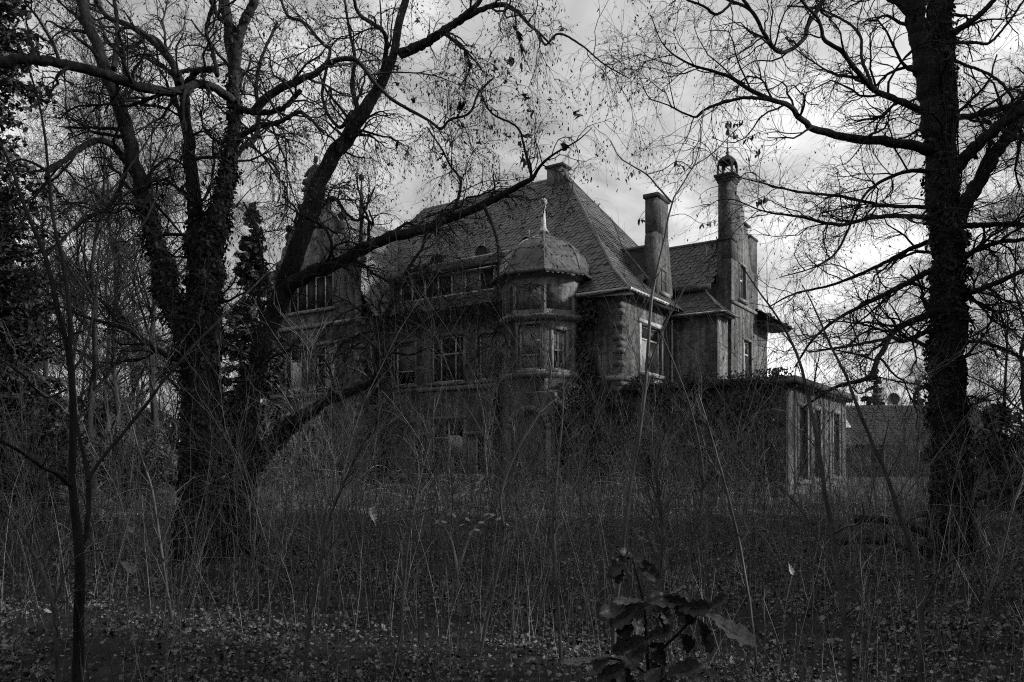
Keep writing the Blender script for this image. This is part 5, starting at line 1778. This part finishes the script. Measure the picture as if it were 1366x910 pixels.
# ------------------------------------------------------------------ oak seedling with big dry leaves
def oak_leaf_mesh(seed, L=1.0, Wd=0.5, mat='oak'):
    rng = np.random.default_rng(seed)
    n = 17
    t = np.linspace(0, 1, n)
    lob = Wd * 0.5 * (np.sin(np.pi * np.clip(t * 0.93 + 0.02, 0, 1)) ** 0.75) * (0.78 + 0.15 * np.sin(t * 2 * np.pi * 4.3 + rng.uniform(0, 1.0))) * (0.55 + 0.75 * t)
    lob[0] = lob[-1] = 0.01
    bend = rng.uniform(-0.25, 0.12)
    fold = rng.uniform(0.15, 0.45)
    twist = rng.uniform(-0.5, 0.5)
    vs = []
    for i in range(n):
        y = t[i] * L
        z = bend * t[i] ** 2 + 0.025 * math.sin(t[i] * 9)
        for c in (-1, -0.5, 0, 0.5, 1):
            x = c * lob[i]
            zz = z + fold * abs(x) + twist * x * t[i] + (0.018 * math.sin(t[i] * 27 + abs(c) * 3) if c else -0.008)
            vs.append((x, y, zz))
    fs = [(i * 5 + j, i * 5 + j + 1, (i + 1) * 5 + j + 1, (i + 1) * 5 + j) for i in range(n - 1) for j in range(4)]
    mb = MB().add(vs, fs)
    mb.tube([(0, -0.18 * L, -0.01), (0, 0, 0), (0, 0.5, bend * 0.25 - 0.004), (0, 0.97, bend * 0.94)], [0.014, 0.013, 0.009, 0.004], 5)
    return mb


def orient(o, a, b_, nrm):
    y = Vector(b_ - a)
    ln = y.length
    y.normalize()
    z = Vector(nrm) - y * Vector(nrm).dot(y)
    z.normalize()
    x = y.cross(z)
    from mathutils import Matrix
    o.matrix_local = Matrix(((x.x * ln, y.x * ln, z.x * ln, a[0]), (x.y * ln, y.y * ln, z.y * ln, a[1]), (x.z * ln, y.z * ln, z.z * ln, a[2]), (0, 0, 0, 1)))


YO = 2.6
obase = np.array([gx(862, YO), YO, 0.0])
oakp = thing('oak_sapling', 'young oak with large dry dark leaves low in the middle, close to the camera', 'sapling', tuple(obase))
oakp['label'] = 'young oak shoot bearing large dry lobed leaves, one of them pale'
lms = [limb([(866, 1300, 6), (866, 1000, 6), (865, 910, 5.5), (862, 850, 5), (858, 800, 4.5), (850, 768, 3.5), (842, 738, 2)], YO, YO, 20, 0.02),
       limb([(864, 885, 4), (880, 868, 4), (905, 845, 3.6), (925, 825, 3.2), (946, 810, 2.5)], YO, YO - 0.1, 20, 0.02),
       limb([(858, 800, 3), (880, 795, 2.6), (905, 788, 2.2)], YO, YO + 0.1, 20, 0.02),
       limb([(864, 900, 3), (840, 885, 2.6), (812, 878, 2.2), (795, 880, 2)], YO, YO - 0.15, 20, 0.02),
       limb([(865, 930, 3), (885, 905, 2.6), (900, 890, 2)], YO, YO - 0.05, 20, 0.02)]
for j, (P, R) in enumerate(lms):
    MB().tube(P, R, 7).build('stem' if j == 0 else 'branch', M['twig'], oakp, obase, smooth=True)
variants = {}
OL = [((938, 818), (1010, 860), 'oakpale', (0.2, -0.7, 0.8)), ((930, 826), (955, 873), 'oak', (0.5, -0.9, 0.1)), ((945, 812), (972, 795), 'oak', (-0.4, -0.8, 0.5)),
      ((905, 790), (868, 812), 'oak', (0.1, -0.9, 0.4)), ((900, 790), (922, 830), 'oak', (-0.3, -0.9, 0.3)), ((890, 795), (915, 782), 'oakpale', (0.0, -0.3, 1.0)),
      ((880, 797), (893, 845), 'oak', (0.3, -0.9, 0.2)), ((860, 803), (818, 803), 'oakpale', (0.0, -0.35, 0.95)), ((858, 805), (812, 835), 'oak', (-0.3, -0.8, 0.3)),
      ((855, 806), (846, 848), 'oak', (0.4, -0.9, 0.2)), ((835, 812), (797, 820), 'oak', (0.2, -0.8, 0.5)), ((862, 850), (818, 868), 'oak', (0.0, -0.8, 0.5)),
      ((864, 852), (898, 838), 'oak', (0.2, -0.8, 0.6)), ((845, 885), (792, 878), 'oakpale', (0.1, -0.5, 0.9)), ((840, 886), (800, 905), 'oak', (0, -0.7, 0.6)),
      ((864, 870), (838, 878), 'oakpale', (0.2, -0.6, 0.8)), ((866, 880), (884, 905), 'oak', (-0.2, -0.9, 0.3)), ((888, 903), (936, 888), 'oak', (-0.1, -0.6, 0.8)),
      ((885, 905), (903, 932), 'oak', (0.3, -0.8, 0.4)), ((843, 740), (822, 752), 'oak', (0.2, -0.7, 0.6)), ((843, 738), (858, 752), 'oak', (-0.3, -0.8, 0.5)),
      ((846, 745), (828, 732), 'oak', (0.1, -0.6, 0.8)), ((850, 765), (868, 758), 'oak', (0.1, -0.6, 0.8)), ((905, 845), (925, 868), 'oak', (0.1, -0.9, 0.4)),
      ((812, 880), (780, 900), 'oak', (0.1, -0.7, 0.6)), ((800, 880), (748, 884), 'oakpale', (0.0, -0.5, 0.9)), ((830, 890), (842, 925), 'oak', (0.1, -0.9, 0.3))]
for (hx, hy, cnt) in ((880, 800, 3), (850, 818, 2), (905, 800, 2), (862, 862, 2), (836, 882, 2), (884, 890, 3), (842, 742, 3)):
    for _ in range(cnt):
        a_ = RNG.uniform(0, 6.28)
        l_ = RNG.uniform(26, 48)
        OL.append(((hx + RNG.normal(0, 6), hy + RNG.normal(0, 6)), (hx + l_ * math.cos(a_), hy + 8 + 0.8 * l_ * math.sin(a_)), 'oak', (RNG.normal(0, 0.4), -0.8, RNG.uniform(0, 0.7))))
for i, (pa, pb, mt, nr) in enumerate(OL):
    dy = RNG.uniform(-0.06, 0.06)
    a, b_ = at(pa[0], pa[1], YO - 0.08), at(pb[0], pb[1], YO - 0.08 + dy)
    key = (mt, i % 5)
    if key not in variants:
        o = oak_leaf_mesh(300 + i, 1.0, 0.62 if mt == 'oak' else 0.42).build('leaf', M[mt], oakp, smooth=True)
        variants[key] = o
    else:
        o = variants[key].copy()
        COL.objects.link(o)
        o.parent = oakp
    orient(o, a - obase, b_ - obase, nr)
    if mt == 'oakpale' and i == 0:
        o['label'] = 'largest pale leaf'

# single withered leaves caught on stems
def caught(label, px, Y, ln, ang, mat='paleleaf', wd=0.55, seed=1):
    o = oak_leaf_mesh(400 + seed, 1.0, wd).build('withered_leaf', M[mat], smooth=True)
    tag(o, label, 'leaf')
    a = at(px[0], px[1], Y)
    s = ln / F * Y
    b_ = a + np.array([math.cos(ang) * s, RNG.uniform(-0.02, 0.02), math.sin(ang) * s])
    orient(o, a, b_, (0.15, -0.9, 0.4))
caught('large bleached leaf caught upright on a stem before the villa wing', (500, 698), 7.0, 22, 1.75, seed=1)
caught('curled pale leaf caught on a twig beside the slender forked sapling', (162, 750), 5.6, 26, -0.5, seed=2)
caught('small pale leaf caught on a branch above the curled pale one', (170, 700), 6.4, 14, -0.9, seed=3, mat='oakpale')
caught('pale leaf hanging in the thicket below the annex', (1052, 752), 6.6, 16, -1.2, seed=4)
# sprig of small pale leaves in mid thicket
b0 = at(600, 705, 8.0)
sg_ = thing('leafy_sprig', 'sprig of small oval pale leaves in the thicket below the bay window', 'plant', (b0[0], b0[1], 0))
st0 = np.array([b0[0], b0[1], 0])
PA = limb([(612, 818, 5), (610, 760, 4), (600, 715, 3), (585, 698, 2.4), (575, 690, 1.6)], 8, 8, 16)
PB = limb([(610, 765, 3.5), (630, 710, 3), (655, 690, 2.4), (675, 682, 1.6)], 8, 8.1, 16)
PD = limb([(600, 718, 3), (612, 690, 2.4), (635, 668, 1.8), (642, 645, 1.4)], 8, 7.9, 16)
for j, (P, R) in enumerate((PA, PB, PD)):
    MB().tube(P, R, 5).build('stem' if j == 0 else 'branch', M['sapbark'], sg_, st0, smooth=True)
lv = None
for (px, py) in [(588, 695), (596, 688), (603, 684), (580, 699), (620, 690), (638, 697), (645, 688), (652, 686), (625, 714), (632, 706), (660, 693), (672, 697), (605, 664), (614, 661), (633, 655), (640, 642), (645, 657), (665, 690), (612, 702)]:
    a = at(px, py, 7.95)
    an = RNG.uniform(-0.9, 0.9)
    b_ = a + np.array([math.cos(an), RNG.uniform(-0.3, 0.3), math.sin(an)]) * 9 / F * 8
    if lv is None:
        o = lv = MB().add([(0, 0, 0), (0.2, 0.3, 0.04), (0.23, 0.6, 0.05), (0, 1, 0), (-0.23, 0.6, 0.05), (-0.2, 0.3, 0.04), (0, 0.45, -0.03)], [(0, 1, 6), (1, 2, 6), (2, 3, 6), (3, 4, 6), (4, 5, 6), (5, 0, 6)]).build('leaf', M['paleleaf'], sg_)
    else:
        o = lv.copy()
        COL.objects.link(o)
        o.parent = sg_
    orient(o, a - st0, b_ - st0, (RNG.normal(0, 0.5), -0.6, 0.7))
